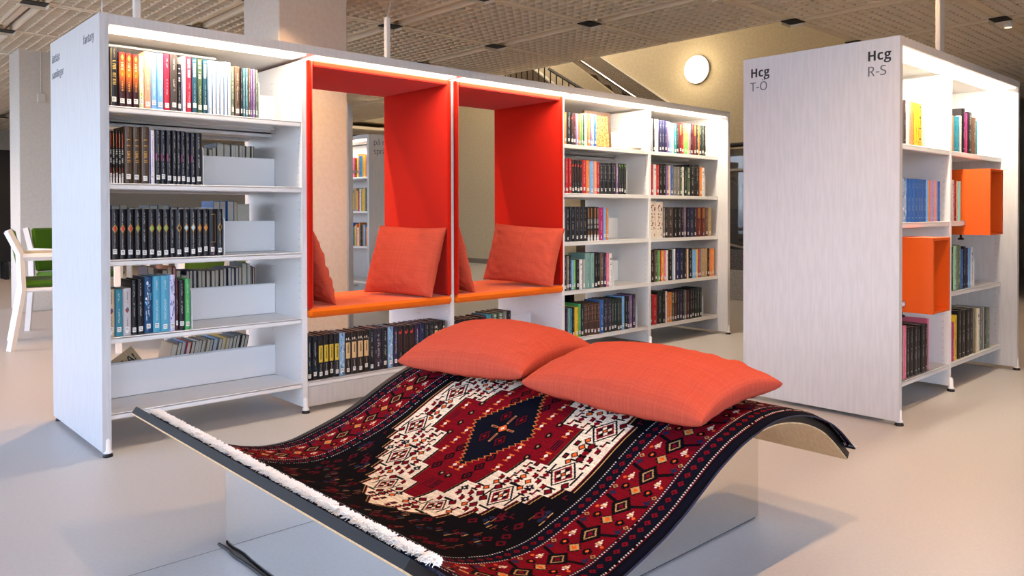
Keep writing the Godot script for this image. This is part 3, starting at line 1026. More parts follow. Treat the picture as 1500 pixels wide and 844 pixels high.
func make_long_bookcase() -> void:
	var root := bookcase("long_bookcase", "long white double-sided bookcase with two orange felt niches", Vector3.ZERO, 5, 4.542)
	var pitch := (4.542 - PANEL) / 5.0
	var levels := [1.400, 1.086, 0.773, 0.457, 0.147]
	for bay in 5:
		var xa := PANEL * 0.5 + pitch * bay + (0.0187 if bay == 0 else 0.0135)
		var xb := PANEL * 0.5 + pitch * (bay + 1) - (0.0187 if bay == 4 else 0.0135)
		led_run(root, xa + 0.01, xb - 0.01, 0.0, [0.85, 0.8, 0.8, 1.25, 1.4][bay])
		for k in 5:
			if (bay == 1 or bay == 2) and k < 4:
				continue
			shelf(root, xa, xb, levels[k], -0.087)
			if bay != 1 and bay != 2:
				shelf(root, xa, xb, levels[k] - (0.0 if k else 0.03), -0.690, true)
		if bay == 1 or bay == 2:
			block("plinth_board", Vector3(xa, 0.024, -0.106), Vector3(xb, 0.120, -0.089), M.white, root)
	# the top-shelf stay and the poles that steady the case from the ceiling
	block("stay", Vector3(0.034, 1.690, -0.40), Vector3(0.60, 1.700, -0.34), M.metal_white, root)
	block("ceiling_pole", Vector3(0.246, 1.75, -0.405), Vector3(0.275, CEIL + 0.06, -0.375), M.metal_white, root, 0.004)
	part("stay_rod", tube([Vector3(0.117, 1.75, -0.39), Vector3(0.117, CEIL + 0.06, -0.39)], 0.0025), M.metal_white, root)
	block("sign_pole", Vector3(1.585, 1.75, -0.405), Vector3(1.612, 2.07, -0.375), M.metal_white, root, 0.004)
	part("sign_wire", tube([Vector3(1.60, 2.07, -0.39), Vector3(1.66, 2.30, -0.39), Vector3(1.71, CEIL, -0.39)], 0.002, 5), M.metal_white, root)
	var near_panel: Node = root.get_child(0)
	var o := Vector3((PANEL - SKIN) * 0.5, 0.88475, -0.777 * 0.5)
	lettered(near_panel, "fantasy", 0.047, Vector3(-0.0002, 1.645, -0.225) - o, M.ink_light)
	lettered(near_panel, "lättläst", 0.047, Vector3(-0.0002, 1.640, -0.748) - o, M.ink_light)
	lettered(near_panel, "samlingar", 0.047, Vector3(-0.0002, 1.568, -0.748) - o, M.ink_light)
	for y in [1.40, 1.33]:
		part("screw", lathe([Vector2(0, -0.0006), Vector2(0.003, -0.0006), Vector2(0.003, 0.0006), Vector2(0, 0.0006)], 8), M.edge, near_panel, Vector3(-0.0003, y, -0.39) - o, Vector3(0, 0, PI / 2))

func make_short_bookcase() -> void:
	var root := bookcase("short_bookcase", "shorter white lit bookcase with end panel marked Hcg", Vector3(2.7406, 0, 1.96), 2, 1.839)
	var pitch := (1.839 - PANEL) / 2.0
	for bay in 2:
		var xa := PANEL * 0.5 + pitch * bay + (0.0187 if bay == 0 else 0.0135)
		var xb := PANEL * 0.5 + pitch * (bay + 1) - (0.0187 if bay == 1 else 0.0135)
		led_run(root, xa + 0.01, xb - 0.01, 0.0, 1.8)
		for k in 4:
			var y: float = [1.288, 0.910, 0.531, 0.146][k]
			shelf(root, xa, xb, y, -0.087)
			shelf(root, xa, xb, y, -0.690, true)
	block("ceiling_pole", Vector3(1.625, 1.75, -0.405), Vector3(1.70, CEIL + 0.06, -0.375), M.metal_white, root, 0.004)
	var p: Node = root.get_child(0)
	var o := Vector3((PANEL - SKIN) * 0.5, 0.88475, -0.777 * 0.5)
	for q in [[1.222, "Hcg", "T-Ö"], [1.815, "Hcg", "R-S"]]:
		lettered(p, q[1], 0.062, Vector3(-0.0002, 1.636, q[0] - 1.96) - o, M.ink, -PI / 2, true)
		lettered(p, q[2], 0.062, Vector3(-0.0002, 1.566, q[0] - 1.96) - o, M.ink_light)
	for y in [1.399, 1.330, 0.120, 0.047]:
		part("screw", lathe([Vector2(0, -0.0006), Vector2(0.0028, -0.0006), Vector2(0.0028, 0.0006), Vector2(0, 0.0006)], 8), M.edge, p, Vector3(-0.0003, y, -0.394) - o, Vector3(0, 0, PI / 2))
	for q in [[3.037, 3.262, 0.478, 0.838, "orange display box hooked onto a lower Hcg shelf", 0.531], [3.880, 4.105, 0.834, 1.196, "orange display box hooked onto the far Hcg bay", 0.910]]:
		var d := thing("display_box", q[4], "display box", Vector3(q[0], q[2], 2.0), 0.0, "orange display boxes")
		var w: float = q[1] - q[0]
		var h: float = q[3] - q[2]
		var over: float = q[5] + 0.002 - q[2]        # the box straddles the shelf: notched round its front edge
		var under: float = over - 0.032
		for s in [[0.0, 0.014, M.orange_box], [w - 0.014, w, M.orange_box]]:
			var st := begin()
			for r in [[0.0, under, -0.20], [under, over, -0.122], [over, h, -0.20]]:
				add_box(st, Vector3((s[0] + s[1]) * 0.5, (r[0] + r[1]) * 0.5, r[2] * 0.5), Vector3(s[1] - s[0], r[1] - r[0], -r[2]), 0.0)
			part("side", finish(st), s[2], d)
		block("bottom", Vector3(0.0142, 0, -0.20), Vector3(w - 0.0142, 0.012, 0), M.orange_box, d)
		block("top", Vector3(0.0142, h - 0.014, -0.20), Vector3(w - 0.0142, h, 0), M.orange_box, d)
		block("back", Vector3(0.0142, over, -0.20), Vector3(w - 0.0142, h - 0.0142, -0.19), M.orange_box, d)
		part("clamp_knob", lathe([Vector2(0, -0.03), Vector2(0.016, -0.03), Vector2(0.016, -0.022), Vector2(0.006, -0.018), Vector2(0.006, -0.0005), Vector2(0, -0.0005)], 12), M.foot_black, d, Vector3(0.05, 0, -0.16))

func make_niches() -> void:
	var pitch := (4.542 - PANEL) / 5.0
	for k in [1, 2]:
		var xa: float = PANEL * 0.5 + pitch * k + 0.0135
		var xb: float = PANEL * 0.5 + pitch * (k + 1) - 0.0135
		var o := thing("felt_niche", "orange felt lined seat niche beside the fantasy bay" if k == 1 else "orange felt lined seat niche beside the framed golden book", "niche", Vector3(xa, 0.455, -0.066), 0.0, "felt seat niches")
		var w := xb - xa
		for s in [0.0, w - 0.026]:
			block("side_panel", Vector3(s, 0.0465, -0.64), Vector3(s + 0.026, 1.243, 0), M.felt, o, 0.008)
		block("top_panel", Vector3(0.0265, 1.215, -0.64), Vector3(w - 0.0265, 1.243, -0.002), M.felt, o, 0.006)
		var st := begin()
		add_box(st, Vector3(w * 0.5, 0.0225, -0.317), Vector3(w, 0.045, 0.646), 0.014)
		part("seat_pad", finish(st), M.felt_lit, o).set_meta("label", "orange felt seat pad")

# ------------------------------------------------------------------ cushions
func pillow_mesh(w: float, h: float, t: float, seed_: int, lay: Callable, low := 1.0, wrinkle := 0.006, n := 30) -> Mesh:
	# two domed faces joined at a pinched seam; lay places the flat cloth point (x, y) with height z
	var noise := FastNoiseLite.new()
	noise.seed = seed_
	noise.frequency = 3.2
	noise.fractal_octaves = 3
	var st := begin(true)
	for side in [1.0, -1.0]:
		var g := []
		for j in n + 1:
			var line := []
			for i in n + 1:
				var u := sin((float(i) / n * 2.0 - 1.0) * PI * 0.5)
				var v := sin((float(j) / n * 2.0 - 1.0) * PI * 0.5)
				var x := w * 0.5 * u * (1.0 - 0.05 * (1.0 - v * v))
				var y := h * 0.5 * v * (1.0 - 0.05 * (1.0 - u * u))
				var e := (1.0 - u * u) * (1.0 - v * v)
				var dome := pow(maxf(e, 0.0), 0.42 if side > 0 or low == 1.0 else 0.27)
				var z: float = side * t * 0.5 * dome * (1.0 if side > 0 else low)
				var edge := clampf(e * 5.0, 0.0, 1.0) * (1.15 - dome)
				z += side * wrinkle * edge * noise.get_noise_3d(u * 1.3, v * 1.3, side * 2.0) * 3.0
				line.append([lay.call(x, y, z), Vector2(u * 0.5 + 0.5, v * 0.5 + 0.5)])
			g.append(line)
		for j in n:
			for i in n:
				var q := [g[j][i], g[j][i + 1], g[j + 1][i + 1], g[j + 1][i]]
				for k in ([0, 3, 2, 0, 2, 1] if side > 0 else [0, 1, 2, 0, 2, 3]):
					st.set_uv(q[k][1])
					st.add_vertex(q[k][0])
	st.index()
	return finish(st)

func make_niche_pillows() -> void:
	# centre, direction of its width, its up, size
	var list := [
		["coral cushion leaning on the fantasy-side wall of its niche", Vector3(1.035, 0.682, -0.35), Vector3(0.02, 0, -1), Vector3(-0.32, 0.95, 0), 0.45, 0.40, 0.12, 31],
		["coral cushion slumped against the niche wall, over the low row of black books", Vector3(1.655, 0.672, -0.285), Vector3(-0.30, 0.02, -0.95), Vector3(0.34, 0.94, -0.02), 0.47, 0.40, 0.15, 32],
		["coral cushion standing edge-on against the shared upright of both niches", Vector3(1.925, 0.675, -0.33), Vector3(0.02, 0, -1), Vector3(-0.28, 0.96, 0), 0.45, 0.395, 0.12, 33],
		["creased coral cushion at the niche wall next to the framed golden book", Vector3(2.545, 0.665, -0.255), Vector3(-0.32, 0.06, -0.94), Vector3(0.36, 0.93, -0.02), 0.50, 0.385, 0.14, 34],
	]
	for q in list:
		var a: Vector3 = q[2].normalized()
		var up: Vector3 = (q[3] - a * q[3].dot(a)).normalized()
		var nrm := a.cross(up)
		var c: Vector3 = q[1]
		var lay := func(x: float, y: float, z: float) -> Vector3:
			return a * x + up * y + nrm * z
		var pm := pillow_mesh(q[4], q[5], q[6], q[7], lay, 1.0, 0.0085, 34)
		var bb := pm.get_aabb()
		var k := 1 if c.x < 1.8 else 2
		var pitch := (4.542 - PANEL) / 5.0
		c.y = 0.5012 - bb.position.y
		c.x = clampf(c.x, PANEL * 0.5 + pitch * k + 0.041 - bb.position.x, PANEL * 0.5 + pitch * (k + 1) - 0.041 - bb.end.x)
		single("cushion", q[0], "cushion", pm, M.pillow_small, c, Vector3.ZERO, "coral cushions in the niches")

# ------------------------------------------------------------------ bench
const PROFILE := [Vector2(-0.166, 0.375), Vector2(-0.106, 0.326), Vector2(-0.057, 0.291), Vector2(-0.005, 0.257), Vector2(0.065, 0.219), Vector2(0.116, 0.2), Vector2(0.182, 0.182), Vector2(0.253, 0.172), Vector2(0.334, 0.173), Vector2(0.4, 0.188), Vector2(0.477, 0.210), Vector2(0.547, 0.233), Vector2(0.623, 0.267), Vector2(0.693, 0.303), Vector2(0.766, 0.336), Vector2(0.844, 0.362), Vector2(0.953, 0.384), Vector2(1.045, 0.388), Vector2(1.151, 0.374), Vector2(1.264, 0.340), Vector2(1.359, 0.292), Vector2(1.479, 0.201)]
const ZF := 2.287
const ZB := 0.905
var wave := []       # [point, normal, length so far] of the underside, smoothed

func make_wave() -> void:
	var pts := []
	for i in PROFILE.size() - 1:
		var p0: Vector2 = PROFILE[maxi(i - 1, 0)]
		var p1: Vector2 = PROFILE[i]
		var p2: Vector2 = PROFILE[i + 1]
		var p3: Vector2 = PROFILE[mini(i + 2, PROFILE.size() - 1)]
		for k in 6:
			pts.append(p1.cubic_interpolate(p2, p0, p3, k / 6.0))
	pts.append(PROFILE[-1])
	for pass_ in 3:
		var q := pts.duplicate()
		for i in range(1, pts.size() - 1):
			q[i] = pts[i] * 0.5 + (pts[i - 1] + pts[i + 1]) * 0.25
		pts = q
	var s := 0.0
	for i in pts.size():
		var d: Vector2 = (pts[mini(i + 1, pts.size() - 1)] - pts[maxi(i - 1, 0)]).normalized()
		if i > 0:
			s += pts[i].distance_to(pts[i - 1])
		wave.append([pts[i], Vector2(-d.y, d.x), s])

func wave_at(x: float, lift: float) -> float:
	# height of the surface that lies lift above the underside, at x
	for i in wave.size() - 1:
		var a: Vector2 = wave[i][0] + wave[i][1] * lift
		var b: Vector2 = wave[i + 1][0] + wave[i + 1][1] * lift
		if x >= a.x and x <= b.x:
			return lerpf(a.y, b.y, (x - a.x) / maxf(b.x - a.x, 1e-6))
	return wave[0][0].y + lift if x < 0.0 else wave[-1][0].y + lift

func on_wave(s: float, lift: float) -> Vector2:
	for i in wave.size() - 1:
		if s <= wave[i + 1][2]:
			var k: float = (s - wave[i][2]) / maxf(wave[i + 1][2] - wave[i][2], 1e-6)
			var p: Vector2 = wave[i][0].lerp(wave[i + 1][0], k)
			var n: Vector2 = wave[i][1].lerp(wave[i + 1][1], k).normalized()
			return p + n * lift
	return wave[-1][0] + wave[-1][1] * lift

func sheet_mesh(lo: float, hi: float, za: float, zb: float) -> Mesh:
	var st := begin()
	for i in wave.size() - 1:
		var a: Vector2 = wave[i][0] + wave[i][1] * lo
		var b: Vector2 = wave[i + 1][0] + wave[i + 1][1] * lo
		var c: Vector2 = wave[i + 1][0] + wave[i + 1][1] * hi
		var d: Vector2 = wave[i][0] + wave[i][1] * hi
		var m2 := (a + b + c + d) * 0.25
		var mid := Vector3(m2.x, m2.y, (za + zb) * 0.5)
		var A := [Vector3(a.x, a.y, za), Vector3(b.x, b.y, za), Vector3(c.x, c.y, za), Vector3(d.x, d.y, za)]
		var B := [Vector3(a.x, a.y, zb), Vector3(b.x, b.y, zb), Vector3(c.x, c.y, zb), Vector3(d.x, d.y, zb)]
		face(st, A, mid)
		face(st, B, mid)
		face(st, [A[0], A[1], B[1], B[0]], mid)
		face(st, [A[2], A[3], B[3], B[2]], mid)
		if i == 0:
			face(st, [A[0], A[3], B[3], B[0]], mid)
		if i == wave.size() - 2:
			face(st, [A[1], A[2], B[2], B[1]], mid)
	return finish(st)

func make_bench() -> void:
	make_wave()
	var root := thing("wave_bench", "low wave-shaped bench on a mirrored plinth, under the patterned rug", "bench")
	part("deck", sheet_mesh(0.0035, 0.024, ZB, ZF), M.board, root)
	part("veneer", sheet_mesh(0.0, 0.0033, ZB + 0.0005, ZF - 0.0005), M.ply, root)
	var base := Node3D.new()
	base.name = "plinth"
	root.add_child(base)
	var x0 := 0.022
	var x1 := 1.335
	var z0 := 1.129
	var z1 := 2.069
	for z in [z0, z1]:     # long sides follow the wave
		var st := begin()
		var n := 28
		for i in n:
			var a := lerpf(x0, x1, float(i) / n)
			var b := lerpf(x0, x1, float(i + 1) / n)
			var ya := wave_at(a, -0.001)
			var yb := wave_at(b, -0.001)
			face(st, [Vector3(a, 0.006, z), Vector3(b, 0.006, z), Vector3(b, yb, z), Vector3(a, ya, z)], Vector3(0.6, 0.1, 1.6))
			face(st, [Vector3(a, 0.006, z - signf(z - 1.6) * 0.004), Vector3(b, 0.006, z - signf(z - 1.6) * 0.004), Vector3(b, yb, z - signf(z - 1.6) * 0.004), Vector3(a, ya, z - signf(z - 1.6) * 0.004)], Vector3(0.6, 0.1, z + signf(z - 1.6)))
		part("mirror_panel", finish(st), M.mirror, base)
	for x in [x0, x1]:
		var top := wave_at(x, -0.002)
		block("mirror_panel", Vector3(x - 0.002 if x == x0 else x - 0.002, 0.006, z0 + 0.005), Vector3(x + 0.002, top, z1 - 0.005), M.mirror, base, 0.0)
	block("recessed_base", Vector3(x0 + 0.006, 0.0, z0 + 0.006), Vector3(x1 - 0.006, 0.006, z1 - 0.006), M.black, base, 0.0)

func make_rug() -> void:
	var root := thing("patterned_rug", "deep red oriental rug with cream stepped medallion, draped over the bench", "rug")
	var s0 := 0.034
	var s1 := 1.752
	var za := 0.945
	var zb := 2.314
	var nu := 150
	var nv := 40
	var noise := FastNoiseLite.new()
	noise.seed = 9
	noise.frequency = 4.0
	var st := begin(true)
	var g := []
	for i in nu + 1:
		var s := lerpf(s0, s1, float(i) / nu)
		var line := []
		for j in nv + 1:
			var z := lerpf(za, zb, float(j) / nv)
			var sz := z
			var lift := 0.0385 + 0.0016 * noise.get_noise_2d(s * 3.0, z * 3.0)
			var e := minf(minf(s - s0, s1 - s), minf(z - za, zb - z))
			lift -= 0.006 * (1.0 - clampf(e / 0.012, 0.0, 1.0))
			var p := on_wave(s + 0.003 * noise.get_noise_2d(z * 6.0, 40.0), lift)
			line.append([Vector3(p.x, p.y - (0.004 if zb - z < 0.02 else 0.0), sz), Vector2((s - 0.907) / 1.752 + 0.5, (z - 1.63) / 1.38 + 0.5)])
		g.append(line)
	for i in nu:
		for j in nv:
			var q := [g[i][j], g[i + 1][j], g[i + 1][j + 1], g[i][j + 1]]
			for k in [0, 1, 2, 0, 2, 3]:
				st.set_uv(q[k][1])
				st.add_vertex(q[k][0])
	st.index()
	part("pile", finish(st), M.rug, root)
	# the overcast navy edges and the underside
	var se := begin()
	for i in nu:
		for j in [0, nv]:
			var a: Vector3 = g[i][j][0]
			var b: Vector3 = g[i + 1][j][0]
			var sa := lerpf(s0, s1, float(i) / nu)
			var sb := lerpf(s0, s1, float(i + 1) / nu)
			var la := on_wave(sa, 0.0242)
			var lb := on_wave(sb, 0.0242)
			var mid := Vector3(a.x, a.y, 1.63)
			var bulge := 0.004 * (1.0 if j else -1.0)
			var ma := Vector3((a.x + la.x) * 0.5, (a.y + la.y) * 0.5, a.z + bulge)
			var mb := Vector3((b.x + lb.x) * 0.5, (b.y + lb.y) * 0.5, b.z + bulge)
			face(se, [a, b, mb, ma], mid)
			face(se, [ma, mb, Vector3(lb.x, lb.y, b.z), Vector3(la.x, la.y, a.z)], mid)
	for i in [0, nu]:
		var low := on_wave(s0 if i == 0 else s1, 0.0242)
		for j in nv:
			face(se, [g[i][j][0], g[i][j + 1][0], Vector3(low.x, low.y, g[i][j + 1][0].z), Vector3(low.x, low.y, g[i][j][0].z)], Vector3(0.6, 0.3, 1.6))
	part("overcast_edge", finish(se), mat(Color(0.10, 0.12, 0.22), 0.95), root)
	# white fringe tufts lying over both ends
	var r := RandomNumberGenerator.new()
	r.seed = 12
	for end in 2:
		var sf := begin()
		for k in (2400 if end == 0 else 420):
			var z := r.randf_range(za + 0.002, zb - 0.004)
			var reach := r.randf_range(0.022, 0.036) if end == 0 else r.randf_range(0.008, 0.016)
			reach *= 0.8 + 0.3 * noise.get_noise_2d(z * 9.0, 7.0)
			var lift := r.randf_range(0.034, 0.050) if end == 0 else r.randf_range(0.027, 0.037)
			var start := s0 + 0.012 if end == 0 else s1 - 0.006
			var dir := -1.0 if end == 0 else 1.0
			var drift := r.randf_range(-0.014, 0.014)
			var w := r.randf_range(0.0014, 0.0026)
			var pts := []
			for i in 4:
				var f := i / 3.0
				var p := on_wave(clampf(start + dir * reach * f, 0.001, 1.80), lerpf(lift, r.randf_range(0.026, 0.040), f))
				pts.append(Vector3(p.x, p.y, z + drift * f * f))
			for i in 3:
				var wa := w * (1.0 - i * 0.22)
				var wb := w * (1.0 - (i + 1) * 0.22)
				var a: Vector3 = pts[i]
				var b: Vector3 = pts[i + 1]
				face(sf, [a + Vector3(0, 0, -wa), a + Vector3(0, wa * 1.3, 0), b + Vector3(0, wb * 1.3, 0), b + Vector3(0, 0, -wb)], a - Vector3(0, 0.01, -0.01))
				face(sf, [a + Vector3(0, 0, wa), a + Vector3(0, wa * 1.3, 0), b + Vector3(0, wb * 1.3, 0), b + Vector3(0, 0, wb)], a - Vector3(0, 0.01, 0.01))
		var f := part("fringe", finish(sf), M.fringe, root)
		f.set_meta("kind", "stuff")

func make_big_pillows() -> void:
	var list := [
		["large coral floor cushion on the rug, farther from the Hcg panel, partly overlapped", Vector2(0.945, 1.275), 0.43, 0.57, 0.165, 41, 0.13, 0.068],
		["large coral floor cushion on the rug, overlapping its twin", Vector2(0.940, 1.935), 0.40, 0.64, 0.160, 42, 0.0, 0.064],
	]
	for q in list:
		var c: Vector2 = q[1]
		var turn: float = q[6]
		var base_y := wave_at(c.x, 0.0405)
		var lay := func(x: float, y: float, z: float) -> Vector3:
			var px := x * cos(turn) + y * sin(turn)
			var pz := -x * sin(turn) + y * cos(turn)
			var rest := wave_at(clampf(c.x + px, -0.1, 1.45), 0.0405)
			var seam: float = q[7] + 0.24 * (base_y - rest)    # a stuffed cushion bridges the curve it lies on
			var h := rest + seam + z
			if z < 0.0:
				h = maxf(h, rest + 0.0015)
			return Vector3(px, h - base_y, pz)
		single("floor_cushion", q[0], "cushion", pillow_mesh(q[2], q[3], q[4], q[5], lay, 0.85, 0.006, 40), M.pillow, Vector3(c.x, base_y, c.y), Vector3.ZERO, "large cushions on the bench")

# ------------------------------------------------------------------ room
const VOID_X := 5.23      # the ceiling stops here beside the stair well
const VOID_Z := 0.2
const VOID_FAR := -9.46
const STAIR_X := 8.75

func make_room() -> void:
	var fl := shell("floor", box(Vector3(19.6, 0.2, 21.1), 0.0), M.floor, Vector3(4.6, -0.1, -3.75))
	# a welded joint of the floor covering, square to the bookcases
	block("floor_seam", Vector3(-3.19 - 4.6, 0.1001, 1.135 + 3.75), Vector3(0.02 - 4.6, 0.1004, 1.138 + 3.75), M.seam, fl, 0.0)
	block("floor_seam", Vector3(1.34 - 4.6, 0.1001, 1.135 + 3.75), Vector3(2.5 - 4.6, 0.1004, 1.138 + 3.75), M.seam, fl, 0.0)
	shell("wall_back", box(Vector3(19.6, 6.2, 0.2), 0.0), M.plaster, Vector3(4.6, 3.1, -14.2))
	shell("wall_right", box(Vector3(0.2, 3.2, 19.3), 0.0), M.plaster, Vector3(14.3, 1.6, -4.45))
	# glazed sides: sill wall, lintel, piers and tall windows to the left; those behind the reader are added for light
	var side := structure("wall_left")
	block("sill_wall", Vector3(-3.4, 0, -14.1), Vector3(-3.2, 0.35, 5.2), M.plaster, side, 0.0)
	block("lintel", Vector3(-3.4, 2.45, -14.1), Vector3(-3.2, 3.2, 5.2), M.plaster, side, 0.0)
	block("blind_wall", Vector3(-3.4, 0.35, -14.1), Vector3(-3.2, 2.45, -9.5), M.plaster, side, 0.0)
	var n := 0
	block("blind_wall", Vector3(-3.4, 0.35, 2.75), Vector3(-3.2, 2.45, 5.2), M.plaster, side, 0.0)
	for k in 6:
		var z := -9.5 + k * 2.4
		block("pier", Vector3(-3.4, 0.35, z), Vector3(-3.2, 2.45, z + 0.25), M.plaster, side, 0.0)
		if k < 5:
			n += 1
			make_window(n, Vector3(-3.305, 0, z + 0.25), 2.15, true)
	var front := structure("wall_front")
	block("sill_wall", Vector3(-3.4, 0, 5.2), Vector3(14.4, 0.35, 5.4), M.plaster, front, 0.0)
	block("lintel", Vector3(-3.4, 2.45, 5.2), Vector3(14.4, 3.2, 5.4), M.plaster, front, 0.0)
	block("blind_wall", Vector3(1.30, 0.35, 5.2), Vector3(14.4, 2.45, 5.4), M.plaster, front, 0.0)
	for k in 2:
		var x := -3.4 + k * 2.35
		block("pier", Vector3(x, 0.35, 5.2), Vector3(x + 0.2, 2.45, 5.4), M.plaster, front, 0.0)
		n += 1
		make_window(n, Vector3(x + 0.2, 0, 5.305), 2.15, false)  # unseen windows behind the camera, added to brighten the shelf fronts
	# roof slab over the grid, leaving the stair well open; the well has its own roof
	var roof := structure("roof_slab")
	block("slab", Vector3(-3.4, 3.0, -14.3), Vector3(VOID_X, 3.2, 5.4), M.slab, roof, 0.0)
	block("slab", Vector3(VOID_X, 3.0, VOID_Z), Vector3(14.4, 3.2, 5.4), M.slab, roof, 0.0)
	block("slab", Vector3(STAIR_X + 0.25, 3.0, -14.3), Vector3(14.4, 3.2, VOID_Z), M.slab, roof, 0.0)
	block("slab", Vector3(VOID_X, 3.0, -14.3), Vector3(STAIR_X + 0.25, 3.2, VOID_FAR), M.slab, roof, 0.0)
	block("slab", Vector3(VOID_X, 3.0, VOID_FAR), Vector3(6.48, 3.2, -6.1), M.slab, roof, 0.0)
	block("slab", Vector3(VOID_X - 0.2, 6.0, VOID_FAR - 0.2), Vector3(STAIR_X + 0.25, 6.2, VOID_Z + 0.2), M.plaster, roof, 0.0)
	shell("wall_well_near", box(Vector3(0.2, 2.8, 9.86), 0.0), M.stairwall, Vector3(VOID_X - 0.1, 4.6, -4.63))
	shell("wall_well_far", box(Vector3(3.5, 3.3, 0.2), 0.0), M.stairwall, Vector3(7.0, 4.35, VOID_FAR - 0.1))
	shell("wall_well_end", box(Vector3(3.5, 3.0, 0.2), 0.0), M.stairwall, Vector3(7.0, 4.5, VOID_Z + 0.1))
	shell("wall_stair", box(Vector3(0.25, 6.0, 14.3), 0.0), M.stairwall, Vector3(STAIR_X + 0.125, 3.0, -7.0))
	shell("baseboard_stair", box(Vector3(0.03, 0.09, 9.0), 0.004), M.grey_panel, Vector3(STAIR_X - 0.015, 0.045, -9.4))

func make_window(n: int, at: Vector3, w: float, along_z: bool) -> void:
	var o := structure("window_%d" % n)
	o.position = at
	o.rotation.y = -PI / 2 if along_z else 0.0
	for q in [[0.0, 0.06], [w * 0.55 - 0.03, w * 0.55 + 0.03], [w - 0.06, w]]:
		block("window_frame", Vector3(q[0], 0.35, -0.035), Vector3(q[1], 2.45, 0.035), M.metal_white, o)
	for q in [[0.06, w * 0.55 - 0.03], [w * 0.55 + 0.03, w - 0.06]]:
		for y in [0.35, 2.39]:
			block("window_frame", Vector3(q[0], y, -0.035), Vector3(q[1], y + 0.06, 0.035), M.metal_white, o)
		block("pane", Vector3(q[0], 0.41, -0.003), Vector3(q[1], 2.39, 0.003), M.glass, o, 0.0)

func ceiling_panel_mesh() -> Mesh:
	var st := begin()
	var w := 1.08
	var d := 1.14
	for s in [-1, 1]:
		add_box(st, Vector3(s * (w * 0.5 - 0.011), 0.025, 0), Vector3(0.022, 0.05, d), 0.0)
		add_box(st, Vector3(0, 0.025, s * (d * 0.5 - 0.009)), Vector3(w - 0.044, 0.05, 0.018), 0.0)
	for i in range(1, 12):
		add_box(st, Vector3(-w * 0.5 + 0.011 + (w - 0.022) * i / 12.0, 0.026, 0), Vector3(0.007, 0.048, d - 0.036), 0.0)
	for i in range(1, 13):
		add_box(st, Vector3(0, 0.026, -d * 0.5 + 0.009 + (d - 0.018) * i / 13.0), Vector3(w - 0.044, 0.047, 0.007), 0.0)
	return finish(st)

func make_ceiling() -> void:
	var root := structure("ceiling")
	var pm := ceiling_panel_mesh()
	var eye := Vector3(-0.8948, 0, 3.337)
	var fwd := Vector3(0.68, 0, -0.733)
	for i in range(-4, 12):
		for k in range(-12, 6):
			var node := Vector3(0.481 + 1.2 * i, CEIL, 0.14 + 1.2 * k)
			var c := node + Vector3(0.6, 0, 0.6)
			if c.x < -3.0 or c.x > 13.8 or c.z < -13.8 or c.z > 5.0:
				continue
			if c.x > STAIR_X and c.z < VOID_Z:
				continue
			if c.x + 0.1 > (6.4 if c.z < -6.0 else VOID_X) and c.z < VOID_Z and c.z > VOID_FAR and c.x < STAIR_X + 0.6:
				continue
			if (c - eye).dot(fwd) < -2.5:
				continue
			part("grid_panel", pm, M.ceiling, root, c)
			# the runner beside the panel and the trough over the gap between panels
			part("cross_runner", box(Vector3(1.08, 0.012, 0.058), 0.0), M.ceiling, root, node + Vector3(0.6, 0.012, 0))
			var trough := part("trough", box(Vector3(0.118, 0.01, 1.14), 0.0), M.ceiling, root, node + Vector3(0, 0.075, 0.6))
			part("batten", box(Vector3(0.05, 0.04, 0.98), 0.006), M.ceiling, trough, Vector3(0, -0.026, 0))
			part("junction_black", box(Vector3(0.17, 0.006, 0.13), 0.0), M.black, root, node + Vector3(0.0, -0.004, 0.0))  # black sheet in place of the open gap between panel corners
			part("junction_lip", box(Vector3(0.16, 0.035, 0.004), 0.0), M.ceiling, root, node + Vector3(0.01, -0.012, -0.069))
			part("junction_lip", box(Vector3(0.004, 0.035, 0.12), 0.0), M.ceiling, root, node + Vector3(0.089, -0.012, -0.01))

func make_lamps() -> void:
	var spots := [[0.65, 2.56, 1.4], [1.86, 2.57, 1.7], [3.05, 2.54, 0.3], [0.65, 0.45, 0.2], [3.05, 0.45, 0.3], [4.25, 1.34, 0.4], [4.3, 3.7, 0.3], [6.62, 1.36, 1.0], [0.45, -1.30, 2.0], [1.25, -1.0, 2.0], [-0.75, -3.46, 1.6], [-0.75, -5.86, 1.6], [2.88, -6.0, 1.6], [4.1, -9.2, 1.6], [1.0, -9.0, 1.6], [7.8, 3.5, 1.0]]  # those behind the long bookcase and past the partition are unseen, added fill
	var where := ["above the fringed end of the bench", "above the front of the bench", "between bench and Hcg panel", "in front of the fantasy bay", "in front of the stair-side bay", "above the Hcg bookcase", "facing the Hcg shelves", "past the far end of the Hcg bookcase", "added unseen behind the fantasy bay", "added unseen in front of the socket column", "added unseen beside the window-side chairs", "added unseen beyond the window-side chairs", "added unseen beyond the other-language case", "added unseen near the far wall by the stairs", "added unseen near the far wall by the beige column", "added unseen over the open floor past the partition"]
	for n in spots.size():
		var q: Array = spots[n]
		var o := thing("ceiling_spotlight", "small round ceiling spotlight %s" % where[n], "spotlight", Vector3(q[0], CEIL, q[1]), 0.0, "ceiling spotlights")
		part("housing", lathe([Vector2(0.028, -0.055), Vector2(0.034, -0.055), Vector2(0.036, -0.02), Vector2(0.03, 0.0), Vector2(0.0, 0.0)], 18), M.metal_white, o)
		part("lamp_lens", lathe([Vector2(0.0, -0.050), Vector2(0.027, -0.050), Vector2(0.027, -0.046), Vector2(0.0, -0.046)], 18), M.downlight_glow, o)
		var l := SpotLight3D.new()
		l.spot_angle = 64.0
		l.spot_angle_attenuation = 0.8
		l.spot_range = 30.0
		l.light_size = 0.012
		shine(o, l, Vector3(0, -0.058, 0), WARM, SPOT_ENERGY * q[2])
		l.rotation.x = -PI / 2

